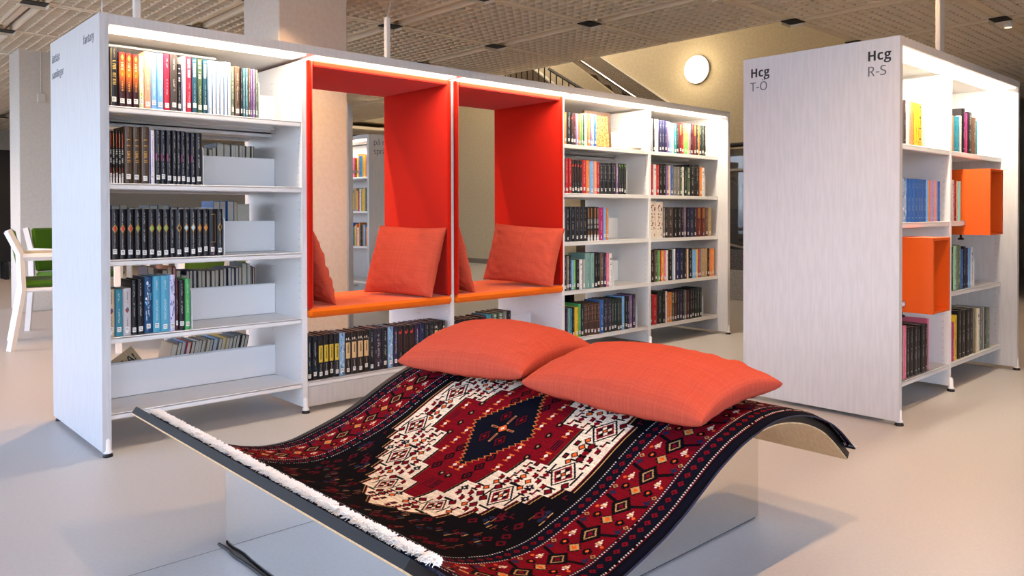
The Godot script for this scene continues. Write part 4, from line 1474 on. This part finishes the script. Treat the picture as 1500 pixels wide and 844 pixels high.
func make_columns() -> void:
	var c := thing("column", "pale square column with a wall socket, behind the felt niches", "column", Vector3(1.49, 0, -2.04))
	block("shaft", Vector3(0, 0, 0), Vector3(0.515, 3.0, 0.54), M.column, c, 0.006)
	var s := block("wall_socket", Vector3(0.03, 0.30, 0.54), Vector3(0.115, 0.385, 0.549), M.metal_white, c, 0.003)
	part("socket_insert", lathe([Vector2(0, 0), Vector2(0.021, 0), Vector2(0.021, 0.004), Vector2(0.018, 0.004), Vector2(0.017, 0.001), Vector2(0, 0.001)], 16), M.edge, s, Vector3(0, 0, 0.0045), Vector3(PI / 2, 0, 0))
	c = thing("column", "beige square column with a junction box, behind the green chairs", "column", Vector3(0.75, 0, -5.92))
	block("shaft", Vector3(0, 0, 0), Vector3(0.45, 3.0, 0.438), M.column, c, 0.006)
	block("junction_box", Vector3(0.155, 2.06, 0.438), Vector3(0.225, 2.15, 0.47), M.column, c, 0.006)
	block("conduit", Vector3(0.184, 2.15, 0.438), Vector3(0.196, 3.0, 0.448), M.column, c, 0.002)

# ------------------------------------------------------------------ stair well
func make_stair() -> void:
	# upper flight against the far wall, climbing away (towards -z)
	var st := thing("staircase", "stair flight with dark stone band and black bar railing by the far wall", "staircase")
	var x := STAIR_X
	var up := func(z: float, y0: float, z0: float, k: float) -> float:
		return y0 + (z0 - z) * k
	var band := func(za: float, zb: float, y0: float, z0: float, k: float, h: float) -> Array:
		return [Vector2(za, up.call(za, y0, z0, k) - h), Vector2(za, up.call(za, y0, z0, k)), Vector2(zb, up.call(zb, y0, z0, k)), Vector2(zb, up.call(zb, y0, z0, k) - h)]
	part("stone_dado", prism(band.call(-2.6, -6.6, 2.6, -3.618, 0.664, 0.62), x - 0.05, x - 0.002, 0), M.stone, st)
	part("dado_cap", prism(band.call(-2.6, -6.6, 2.622, -3.618, 0.664, 0.02), x - 0.065, x - 0.002, 0), M.plaster, st)
	part("wall_handrail", tube([Vector3(x - 0.13, up.call(-2.8, 2.731, -4.153, 0.6465), -2.8), Vector3(x - 0.13, up.call(-6.4, 2.731, -4.153, 0.6465), -6.4)], 0.014), M.steel, st)
	for z in [-3.2, -4.4, -5.6]:
		var y: float = up.call(z, 2.731, -4.153, 0.6465)
		part("rail_bracket", tube([Vector3(x - 0.05, y - 0.09, z), Vector3(x - 0.13, y - 0.08, z), Vector3(x - 0.13, y, z)], 0.014, 6), M.black_steel, st)
	# solid near string wall, the slab and the steps behind it
	part("string_wall", prism(band.call(-1.6, -5.5, 2.555, -3.485, 0.689, 0.95), 7.35, 7.40, 0), M.stairwall, st)
	part("flight_slab", prism(band.call(-1.6, -5.5, 1.95, -3.485, 0.689, 0.2), 7.41, x - 0.06, 0), M.concrete, st)
	for k in 12:
		var z := -1.9 - k * 0.28
		var y: float = up.call(z - 0.14, 1.95, -3.485, 0.689) + 0.10
		block("step", Vector3(7.42, y - 0.16, z - 0.28), Vector3(x - 0.07, y, z), M.stone, st, 0.004)
	# black railing of the near flight with a stone kerb behind the bars
	part("top_rail", tube([Vector3(6.95, 2.98, -4.357), Vector3(6.95, 2.08, -2.80)], 0.022), M.black_steel, st)
	part("upper_rail", tube([Vector3(6.95, 3.55, -5.35), Vector3(6.95, 3.35, -4.45)], 0.022), M.black_steel, st)
	for k in 21:
		var z := -5.263 + k * 0.117
		var top: float = lerpf(3.53, 3.35, clampf((z + 5.3) / 0.85, 0.0, 1.0)) if z < -4.40 else up.call(z, 2.98, -4.357, 0.578)
		part("bar", tube([Vector3(6.95, top - 1.1, z), Vector3(6.95, top, z)], 0.0095, 6), M.black_steel, st)
	part("stone_kerb", prism([Vector2(-5.45, 2.0), Vector2(-5.45, 3.30), Vector2(-5.2, 3.30), Vector2(-3.8, 2.31), Vector2(-3.8, 1.9)], 7.15, 7.2, 0), M.stone, st)
	part("kerb_cap", prism([Vector2(-5.2, 3.30), Vector2(-5.2, 3.325), Vector2(-3.8, 2.335), Vector2(-3.8, 2.31)], 7.14, 7.21, 0), M.plaster, st)
	# low balustrade by the foot of the stair
	var bal := thing("glass_balustrade", "smoked glass balustrade on a stone base at the stair foot", "balustrade")
	block("concrete_base", Vector3(6.68, 0, -3.6), Vector3(6.88, 0.33, -0.3), M.concrete, bal, 0.004)
	block("stone_curb", Vector3(6.68, 0.33, -3.6), Vector3(6.88, 0.55, -0.3), M.stone, bal, 0.004)
	block("glass_panel", Vector3(6.77, 0.55, -3.6), Vector3(6.79, 1.66, -0.3), M.smoke_glass, bal, 0.0)
	part("handrail", tube([Vector3(6.72, 1.70, -3.6), Vector3(6.72, 1.70, -0.3)], 0.025), M.black_steel, bal)
	part("handrail", tube([Vector3(6.66, 1.42, -3.6), Vector3(6.66, 1.42, -0.3)], 0.014), M.steel, bal)
	part("brace", tube([Vector3(6.74, 0.90, -3.0), Vector3(6.74, 0.45, -0.5)], 0.014), M.steel, bal)
	for k in 6:
		block("lower_step", Vector3(7.0, 0, -1.85 + k * 0.3), Vector3(8.7, 1.0 - k * 0.165, -1.55 + k * 0.3), M.stone, st, 0.004)
	# round wall lamp
	var lamp := thing("wall_lamp", "round glowing white lamp on the stair wall", "lamp", Vector3(x, 3.02, -3.11))
	part("back_ring", lathe([Vector2(0, 0), Vector2(0.205, 0), Vector2(0.205, 0.03), Vector2(0, 0.03)], 32), M.metal_white, lamp, Vector3.ZERO, Vector3(0, 0, PI / 2))
	part("lamp_globe", lathe([Vector2(0.2, 0.03), Vector2(0.195, 0.06), Vector2(0.16, 0.095), Vector2(0.1, 0.115), Vector2(0.0, 0.122)], 32), M.globe, lamp, Vector3.ZERO, Vector3(0, 0, PI / 2))
	var l := OmniLight3D.new()
	l.omni_range = 30.0
	l.light_size = 0.2
	shine(lamp, l, Vector3(-0.36, 0, 0), Color(1.0, 0.90, 0.72), 0.30)
	lamp = thing("added_well_lamp", "unseen round pendant lamp added to brighten the stair well", "lamp", Vector3(6.6, 5.2, -5.5))  # unseen lamp, added as fill for the stair well walls
	part("cord", tube([Vector3(0, 0.2, 0), Vector3(0, 0.8, 0)], 0.006, 6), M.foot_black, lamp)
	part("lamp_globe", lathe([Vector2(0, -0.2), Vector2(0.14, -0.14), Vector2(0.2, 0), Vector2(0.14, 0.14), Vector2(0, 0.2)], 24), M.globe, lamp)
	l = OmniLight3D.new()
	l.omni_range = 30.0
	l.light_size = 0.2
	shine(lamp, l, Vector3(0, -0.42, 0), Color(1.0, 0.93, 0.84), 6.5)

# ------------------------------------------------------------------ furniture behind
func green_chair(label: String, at: Vector3, turn: float) -> void:
	# looks towards +z of its own
	var o := thing("armchair", label, "chair", at, turn, "white chairs with green upholstery")
	for s in [-1.0, 1.0]:
		var x: float = s * 0.27
		var front := begin()
		add_tube(front, [Vector3(x, 0.0, 0.24), Vector3(x, 0.40, 0.25), Vector3(x, 0.60, 0.25), Vector3(x, 0.645, 0.23), Vector3(x, 0.655, 0.18), Vector3(x, 0.655, -0.22)], 0.026, 4)
		part("front_leg", finish(front), M.metal_white, o)
		var back := begin()
		add_tube(back, [Vector3(x, 0.0, -0.30), Vector3(x, 0.42, -0.23), Vector3(x, 0.68, -0.24), Vector3(x, 0.84, -0.31)], 0.027, 4)
		part("rear_leg", finish(back), M.metal_white, o)
	part("seat_frame", box(Vector3(0.52, 0.03, 0.46), 0.01), M.metal_white, o, Vector3(0, 0.42, 0.0))
	part("seat", box(Vector3(0.49, 0.045, 0.47), 0.018), M.green, o, Vector3(0, 0.463, 0.005))
	part("backrest", box(Vector3(0.48, 0.36, 0.04), 0.016), M.green, o, Vector3(0, 0.665, -0.255), Vector3(-0.18, 0, 0))

func make_background() -> void:
	green_chair("white armchair with green seat, its back post towards the window side", Vector3(0.573, 0, -3.24), 1.39)
	green_chair("white armchair with green back, in front of the beige column", Vector3(0.88, 0, -3.86), 0.30)
	green_chair("white armchair with green seat, seen through the fantasy shelves", Vector3(1.12, 0, -2.40), -2.5)
	green_chair("white armchair with green back, beyond the white table", Vector3(2.15, 0, -4.2), 0.1)
	var t := thing("white_table", "plain white table among the green chairs", "table", Vector3(1.45, 0, -3.30))
	part("table_top", box(Vector3(0.75, 0.025, 0.75), 0.006), M.metal_white, t, Vector3(0, 0.72, 0))
	for s in [[-1, -1], [-1, 1], [1, -1], [1, 1]]:
		part("leg", box(Vector3(0.035, 0.708, 0.035), 0.004), M.metal_white, t, Vector3(s[0] * 0.33, 0.354, s[1] * 0.33))
	# bookcase for other languages, end on, seen through the first niche
	var b := thing("language_bookcase", "white bookcase with end panel lettered på många språk", "bookcase", Vector3(3.34, 0, -3.328))
	block("end_panel", Vector3(0, 0.02, -0.034), Vector3(0.78, 1.75, 0), M.white, b)
	block("end_panel", Vector3(0, 0.02, -1.85), Vector3(0.78, 1.75, -1.816), M.white, b)
	block("canopy_board", Vector3(0, 1.71, -1.814), Vector3(0.78, 1.75, -0.036), M.white, b)
	block("divider", Vector3(0.37, 0.05, -1.814), Vector3(0.39, 1.70, -0.036), M.white, b)
	block("led_light_strip", Vector3(0.015, 1.700, -1.80), Vector3(0.10, 1.708, -0.05), M.led, b)
	var l := AreaLight3D.new()
	l.area_size = Vector2(0.08, 1.7)
	l.area_normalize_energy = false
	shine(b, l, Vector3(0.06, 1.695, -0.92), LED, LED_ENERGY * 20.0)
	l.rotation = Vector3(-PI / 2, 0, 0)
	lettered(b, "på många", 0.075, Vector3(0.055, 1.625, 0.0003), M.ink_light, 0.0)
	lettered(b, "språk", 0.075, Vector3(0.055, 1.535, 0.0003), M.ink_light, 0.0)
	for y in [1.33, 0.98, 0.62, 0.26]:
		block("shelf", Vector3(0.06, y - 0.02, -1.814), Vector3(0.369, y, -0.036), M.metal_white, b)
		var z := -0.05
		var k := 0
		while z > -1.0:
			var w := rng.randf_range(0.018, 0.034)
			var keys := ["wk", "lb", "yl", "rd", "cr", "tq", "an", "bl", "gp", "k", "pk", "tn"]
			var key: String = keys[rng.randi_range(0, keys.size() - 1)]
			if y > 0.3 or k < 3:
				dim_books.append_from(cover_mesh(key, snappedf(w - 0.001, 0.001), snappedf(rng.randf_range(0.19, 0.24), 0.01), 0.15), 0, Transform3D(Basis(Vector3.UP, -PI / 2), b.position + Vector3(0.08, y + 0.0007, z - w * 0.5)))
			z -= w
			k += 1
			if k > 16:
				break
	# display stand with a glass side that stands before it
	var d := thing("display_stand", "narrow white display stand with a glass side behind the column", "stand", Vector3(2.49, 0, -2.34))
	block("post", Vector3(0, 0, 0), Vector3(0.045, 1.86, 0.04), M.white, d)
	block("post", Vector3(0, 0, -0.5), Vector3(0.045, 1.86, -0.46), M.white, d)
	block("glass_side", Vector3(0.10, 0.5, -0.44), Vector3(0.108, 1.70, -0.40), M.glass, d, 0.0)
	for y in [0.35, 0.98, 1.30]:
		block("rack", Vector3(0, y, -0.46), Vector3(0.12, y + 0.015, 0.0), M.white, d)
	# far end of the room on the window side
	var s := thing("dark_display_wall", "black display board with red panel at the far end", "display board", Vector3(-0.35, 0, -10.2))
	block("board", Vector3(0, 0.25, 0), Vector3(1.9, 1.90, 0.05), M.black, s)
	block("red_panel", Vector3(0.15, 0.95, 0.05), Vector3(0.85, 1.35, 0.07), M.dark_red, s)
	block("pale_panel", Vector3(0.15, 0.35, 0.05), Vector3(1.4, 0.90, 0.07), M.plaster, s)
	block("wooden_pole", Vector3(0.70, 0.02, 0.12), Vector3(0.76, 1.9, 0.16), M.ply, s)
	for x in [0.1, 1.75]:
		block("leg", Vector3(x, 0.0, -0.15), Vector3(x + 0.05, 0.25, 0.2), M.black, s)
	# partition past the short bookcase
	var g := thing("grey_partition", "grey fabric partition beyond the far end of the Hcg bookcase", "partition", Vector3(8.6, 0, 1.7))
	block("fabric_face", Vector3(0, 0.3, -0.4), Vector3(0.06, 1.75, 1.6), M.grey_panel, g)
	for z in [-0.36, 1.5]:
		block("foot", Vector3(-0.2, 0, z), Vector3(0.25, 0.3, z + 0.05), M.metal_white, g)

func make_cable() -> void:
	var pts := []
	for q in [Vector3(0.008, 0.0048, 1.112), Vector3(0.010, 0.0048, 1.135), Vector3(0.011, 0.0048, 1.17), Vector3(0.007, 0.0048, 1.22), Vector3(0.010, 0.0048, 1.28), Vector3(0.0115, 0.0048, 1.36), Vector3(0.011, 0.0048, 1.6), Vector3(0.008, 0.0048, 2.0), Vector3(-0.06, 0.0048, 2.4)]:
		pts.append(q)
	var st := begin(true)
	var c := Curve3D.new()
	for i in pts.size():
		var d: Vector3 = (pts[mini(i + 1, pts.size() - 1)] - pts[maxi(i - 1, 0)]) * 0.16
		c.add_point(pts[i], -d, d)
	c.bake_interval = 0.02
	single("power_cable", "thin black cable running from the mirrored plinth across the floor", "cable", tube(Array(c.get_baked_points()), 0.0045, 7), M.cable)

# ------------------------------------------------------------------ what stands on the shelves
func make_books() -> void:
	var z := -0.100
	var g := "books on the fantasy shelves"
	row("k:17:240 kg:26:238 ro:20:222*3 pa:15:218 sa:20:240 lb:19:240 lb:21 cr:20 dg:23:243 kw:13:205 wp:14:238 cw:18 tl:18:236 gn:18 tl:18 wb:13:237*6 gg:13:224 br:19:224 k:9:222 bt:9 bt:10 br:8 pu:9*2 gg:10", 0.042, 0.697, 1.4, z, "top fantasy shelf", "end panel", g)
	row("th:10:212*2 tr:10 th:10 tr:10 th:10 tr:10 gb:30:236 gb:29 gb:32 wp:20:226 km:21:230*3 kb:18 kb:17 km:18 kb:19:226 km:18 k:26", 0.040, 0.437, 1.086, z, "second fantasy shelf", "end panel", g)
	row("cr:15:196 or:29:206 or:26 or:28 og:24 k:24 og:27*3 kb:21 od:29 ob:26 ob:28 oo:24 oo:23 kf:34 od:26", 0.048, 0.530, 0.773, z, "third fantasy shelf", "end panel", g)
	row("k:8:215 be:24:196 tq:26:192 gy:29:196 k:19:226 k:24:232 bd:30:236 sb:27:238 sb:33:240 bw:21:240 mb:11:222 k:23:218 gr:21:221", 0.042, 0.384, 0.457, z, "fourth fantasy shelf", "end panel", g)
	bookend(Vector3(0.700, 1.4, z), "white bookend after the top fantasy row")
	bookend(Vector3(0.440, 1.086, z), "white bookend after the second fantasy row")
	bookend(Vector3(0.533, 0.773, z), "white bookend after the jewelled black books")
	bookend(Vector3(0.387, 0.457, z), "white bookend beside the bright green book")
	g = "books under the niches"
	row("nk:13:215 nk:16 y1:15:214*4 lw:17:212 cb:17:212*2 cb:19 cb:17 k:15:212 pg:25:214 k:18 lw:18:212 vi:14 kr:18:212*3 vi:17 nb:17:214 kb:16*2 cb:15 y1:15 cb:10", 0.940, 1.785, 0.147, z, "row under the fantasy-side niche", "fantasy side", g)
	row("k:24:205*2 kr:24:205*3 mb:22:210 tq:22:215 gn:26:222*2 gp:18:224 kb:18", 1.845, 2.285, 0.147, z, "row under the farther niche", "niche upright", g)
	g = "books in the bay beside the niches"
	row("gr:7:228 an:9:205 nk:20:210 kr:14:208 mb:14:206 lk:12:204 an:10 gr:12:206 k:8 wr:14:215 an:14:215 pu:10 lw:14:214 bl:10", 2.742, 3.068, 1.4, z, "top shelf beside niches", "niche side", g)
	row("k:14:222 rd:20:222 rd:18 kr:17:215*4 rd:24:220 an:22 lb:26:216 sa:22 rd:18:212 bk:28:210*4 pu:18:212 gk:18:212*3", 2.742, 3.378, 1.086, z, "second shelf beside niches", "niche side", g)
	row("si:12:190 k:28:225*2 kb:24*3 th:18:225*4 mg:28:222 lb:16 an:12", 2.742, 3.185, 0.773, z, "third shelf beside niches", "niche side", g)
	row("k:20:225 gp:16 kb:14 lb:14:195 lg:12:195 k:22:195 wk:20 si:18 tg:34:235 tg:24 k:18:232*2 br:20 vi:20 pk:20:228 wk:24:224", 2.742, 3.234, 0.457, z, "fourth shelf beside niches", "niche side", g)
	row("vi:16:195*2 tg:16 tq:16 k:18 yl:26:195 gr:16:215 nk:24:212 br2:24:212*5 bl:30:222 pg:30:225*2 dt:22:222*4 lb:20:228 nk:20*2 pu:24:232 vi:30:235", 2.742, 3.488, 0.147, z, "bottom shelf beside niches", "niche side", g)
	for q in [[3.381, 1.086, "second"], [3.189, 0.773, "third"], [3.238, 0.457, "fourth"], [3.492, 0.147, "bottom"]]:
		bookend(Vector3(q[0], q[1], z), "white bookend on the %s shelf of the bay beside the niches" % q[2])
	g = "books in the bay next to the stairs"
	row("bk:14:237 wb:14 k:12 wk:30 nb:22:232*3 pu:18 lb:22:222 cm:14 tq:22 dt:18 dr:22 rd:22:232 lg:20*2 pk:14 k:22:235 dr:24 kb:20 an:10 k:18 dt:20 k:16", 3.643, 4.360, 1.4, z, "top shelf of stair-side bay", "inner upright", g)
	row("k:16:220 cr:14 wk:20 rd:18 k:28:230*2 pu:18:220 pc:14 bl:20 gp:26:218*2 gn:18 wk:18 dt:24 gn:20 k:40:240 bk:40:240 an:20:225 wk:20:222", 3.643, 4.340, 1.086, z, "second shelf of stair-side bay", "inner upright", g)
	row("wr:50:268 wr:50:262 gp:20:220 k:18:225 dg:46:225 k:30*2 bk:24 pu:18 k:26 nb:36 k:22 dr:40:225*2 br:22 tn:24", 3.643, 4.435, 0.773, z, "third shelf of stair-side bay", "inner upright", g)
	row("k:40:230 br:26:225 gr:16 rd:10 yl:20:222 pk:20 wk:12 k:36:228 wb:24 nb:34:226*2 kb:28 pc:12 k:40:225 lb:16:218*2 yl:14 rd:12 bl:12 tn:30:222*2 k:22 an:18:215*2", 3.643, 4.476, 0.457, z, "fourth shelf of stair-side bay", "inner upright", g)
	row("k:24:215 rd:40:212 dt:36:235 k:30:232 wk:10 an:20:220*2 gn:20 dr:20 kb:20 nb:26:222 kb:20 gp:22 mb:22 k:22:228*3 dt:24:230*2", 3.643, 4.312, 0.147, z, "bottom shelf of stair-side bay", "inner upright", g)
	for q in [[4.364, 1.4, "top"], [4.344, 1.086, "second"], [4.316, 0.147, "bottom"]]:
		bookend(Vector3(q[0], q[1], z), "white bookend on the %s shelf of the stair-side bay" % q[2])
	g = "books on the Hcg shelves"
	z = 1.860
	var deep := {"depth": 0.19, "stickers": false}
	row("k:30:215*2 dg:30:212 wk:40:212 sa:30:215 an:24:214 yl:30*2 yb:28 pc:20 cm:16", 2.99, 3.329, 1.288, z, "top shelf of Hcg bay", "Hcg panel", g, deep)
	row("an:60:195 tq:30:196*2 wk:30:205 k:34:250 mg:24:225 k:60:235 br:40:210 tq:20:195", 3.684, 4.146, 1.288, z, "top shelf of far Hcg bay", "middle upright", g, deep)
	row("an:60:215 lw:50:215 bl:38:214*6 lb:30 an:30:212 lk:40:212 sa:30 lk:20 bl:30:210", 2.99, 3.562, 0.910, z, "second shelf of Hcg bay", "Hcg panel", g, deep)
	row("k:40:222 pg:40:222 wr:24 rd:40:220 k:40 pc:50:218 aq:50:218", 3.684, 3.870, 0.910, z, "second shelf of far Hcg bay", "middle upright", g, deep)
	row("tn:20:222 yl:40:225 wk:16", 2.955, 3.028, 0.531, z, "third shelf of Hcg bay", "Hcg panel", g, deep)
	row("k:20:215 dt:30:240 cm:40 gg:40:245 bl:30:222 k:40:235 nb:30:225 lb:30 wk:30", 3.70, 4.09, 0.531, z, "third shelf of far Hcg bay", "middle upright", g, deep)
	row("yl:40:230 gg:40:255 pk:30:260 k:45:240*6 pk:20:265", 2.99, 3.41, 0.146, z, "bottom shelf of Hcg bay", "Hcg panel", g, deep)
	row("cr:40:205 si:20 mg:40:210 yl:60:245 k:60:268 k:70:262*3 gp:30:255 yl:30 wk:50:250 gg:60:250 si:30 k:40:245 gg:60:240", 3.678, 4.39, 0.146, z, "bottom shelf of far Hcg bay", "middle upright", g, deep)
	for q in [[3.345, 1.288, "top shelf of the Hcg bay"], [4.094, 0.531, "third shelf of the far Hcg bay"]]:
		bookend(Vector3(q[0], q[1], z), "white bookend on the %s" % q[2])
	# rear sides: page edges seen over the back plates
	g = "books on the rear shelves"
	var rear := {"rear": true, "depth": 0.165}
	row("br:16:190 tn:14:170 k:14:200 gg:13:195 br:15:205 nb:26:225*2 wk:12:222 br:14 si:12 gp:14:220 k:18:222 gn:10:218", 0.56, 0.865, 1.086, -0.672, "rear of second fantasy shelf", "jewelled side", g, rear)
	row("br:30:230 nb:30:226*2 tn:26:228 gp:24:215*3 k:30:225 tq:40:230 nb:24:218*3 gp:30:212*2 wb:24:216 bl:26:250*3 tn:14:245 si:50:235", 0.10, 0.84, 0.773, -0.672, "rear of third fantasy shelf", "end panel", g, rear)
	row("mb:26:250 tn:24:200 br:22:235 an:20:252 rd:14:248 dg:20:230 wb:18:205 nb:15:225*3 br:18:222*6 nb:16:228*4 tn:14:232 k:24:250 wk:14:248 k:10:235 mb:10:228", 0.34, 0.865, 0.457, -0.672, "rear of fourth fantasy shelf", "end panel", g, rear)
	rear["lean"] = 0.21
	row("tn:20:190 nb:15:196 lb:14 rd:15 k:14 wk:14 k:14 tn:14 gp:14 k:14 lb:14 gp:14 yl:14 tn:14 gp:14 k:14:200*4", 0.40, 0.775, 0.147, -0.640, "rear of lowest fantasy shelf", "end panel", g, rear)
	rear["lean"] = 0.0
	rear["stuff"] = true
	row("k:22:215*3 br:22:220*3 mb:20 k:24 rd:20:215 tg:26 k:24:222*3", 2.76, 3.15, 0.457, -0.672, "rear shelf behind fourth shelf beside niches", "niche side", g, rear)
	row("k:22:225*4 br:22:220*3 nb:20 k:24:226*4 dg:30", 2.76, 3.30, 0.147, -0.672, "rear shelf behind bottom shelf beside niches", "niche side", g, rear)
	row("k:24:222*4 dg:30*2 k:22*3", 3.66, 4.10, 0.147, -0.672, "rear shelf behind bottom stair-side shelf", "inner upright", g, rear)
	var dim := single("dim_books", "dim rows of books on rear shelves and in the other-language case", "books", dim_books.commit(), M.book)
	dim.set_meta("kind", "stuff")
	# a small card sign and an open card box among the rear books
	var s := thing("card_sign", "small tan card sign reading NA-LA! leaning behind the lowest fantasy shelf", "sign", Vector3(0.225, 0.172, -0.50))
	part("card", box(Vector3(0.16, 0.115, 0.004), 0.001), M.cork, s, Vector3(0, 0.085, 0), Vector3(0, 0, 0.60))
	lettered(s, "NA-LA!", 0.045, Vector3(-0.055, 0.028, 0.0024), M.ink, 0.0, true)
	s.get_child(s.get_child_count() - 1).rotation.z = 0.60
	# the picture-frame book that stands face out
	var f := thing("framed_golden_book", "face-out book printed as a golden picture frame, top shelf beside niches", "book", Vector3(3.277, 1.4012, -0.272))
	f.rotation.x = -0.06
	part("cover", box(Vector3(0.272, 0.268, 0.018), 0.002), M.gold, f, Vector3(0, 0.134, 0))
	for q in [[0, 0.255, 0.272, 0.026], [0, 0.013, 0.272, 0.026], [-0.123, 0.134, 0.026, 0.216], [0.123, 0.134, 0.026, 0.216]]:
		part("printed_frame", box(Vector3(q[2], q[3], 0.003), 0.001), grained_gold(), f, Vector3(q[0], q[1], 0.0105))
	part("printed_picture", box(Vector3(0.218, 0.216, 0.0015), 0.0), grained(Color(0.42, 0.24, 0.09), Color(0.78, 0.60, 0.32), 0.02, Vector3(5, 5, 5), 0.5, 33), f, Vector3(0, 0.134, 0.0098))
	for k in 3:
		single("booklet", "%s of three thin white booklets lying flat beside the golden framed book" % ["lowest", "middle", "topmost"][k], "booklet", box(Vector3(0.24 - k * 0.02, 0.006, 0.16), 0.001), M.paper, Vector3(3.42 + k * 0.012, 1.4035 + k * 0.0065, -0.175), Vector3(0, 0.05 - k * 0.09, 0), "booklets lying flat")

var gold_m: StandardMaterial3D
func grained_gold() -> StandardMaterial3D:
	if gold_m == null:
		gold_m = grained(Color(0.14, 0.075, 0.03), Color(0.44, 0.26, 0.10), 0.06, Vector3(9, 9, 9), 0.5, 34)
	return gold_m

func _ready() -> void:
	rng.seed = 20240
	set_view()
	make_materials()
	make_room()
	make_ceiling()
	make_lamps()
	make_columns()
	make_stair()
	make_long_bookcase()
	make_short_bookcase()
	make_niches()
	make_bench()
	make_rug()
	make_big_pillows()
	make_niche_pillows()
	dim_books.begin(Mesh.PRIMITIVE_TRIANGLES)
	make_background()
	make_cable()
	make_books()
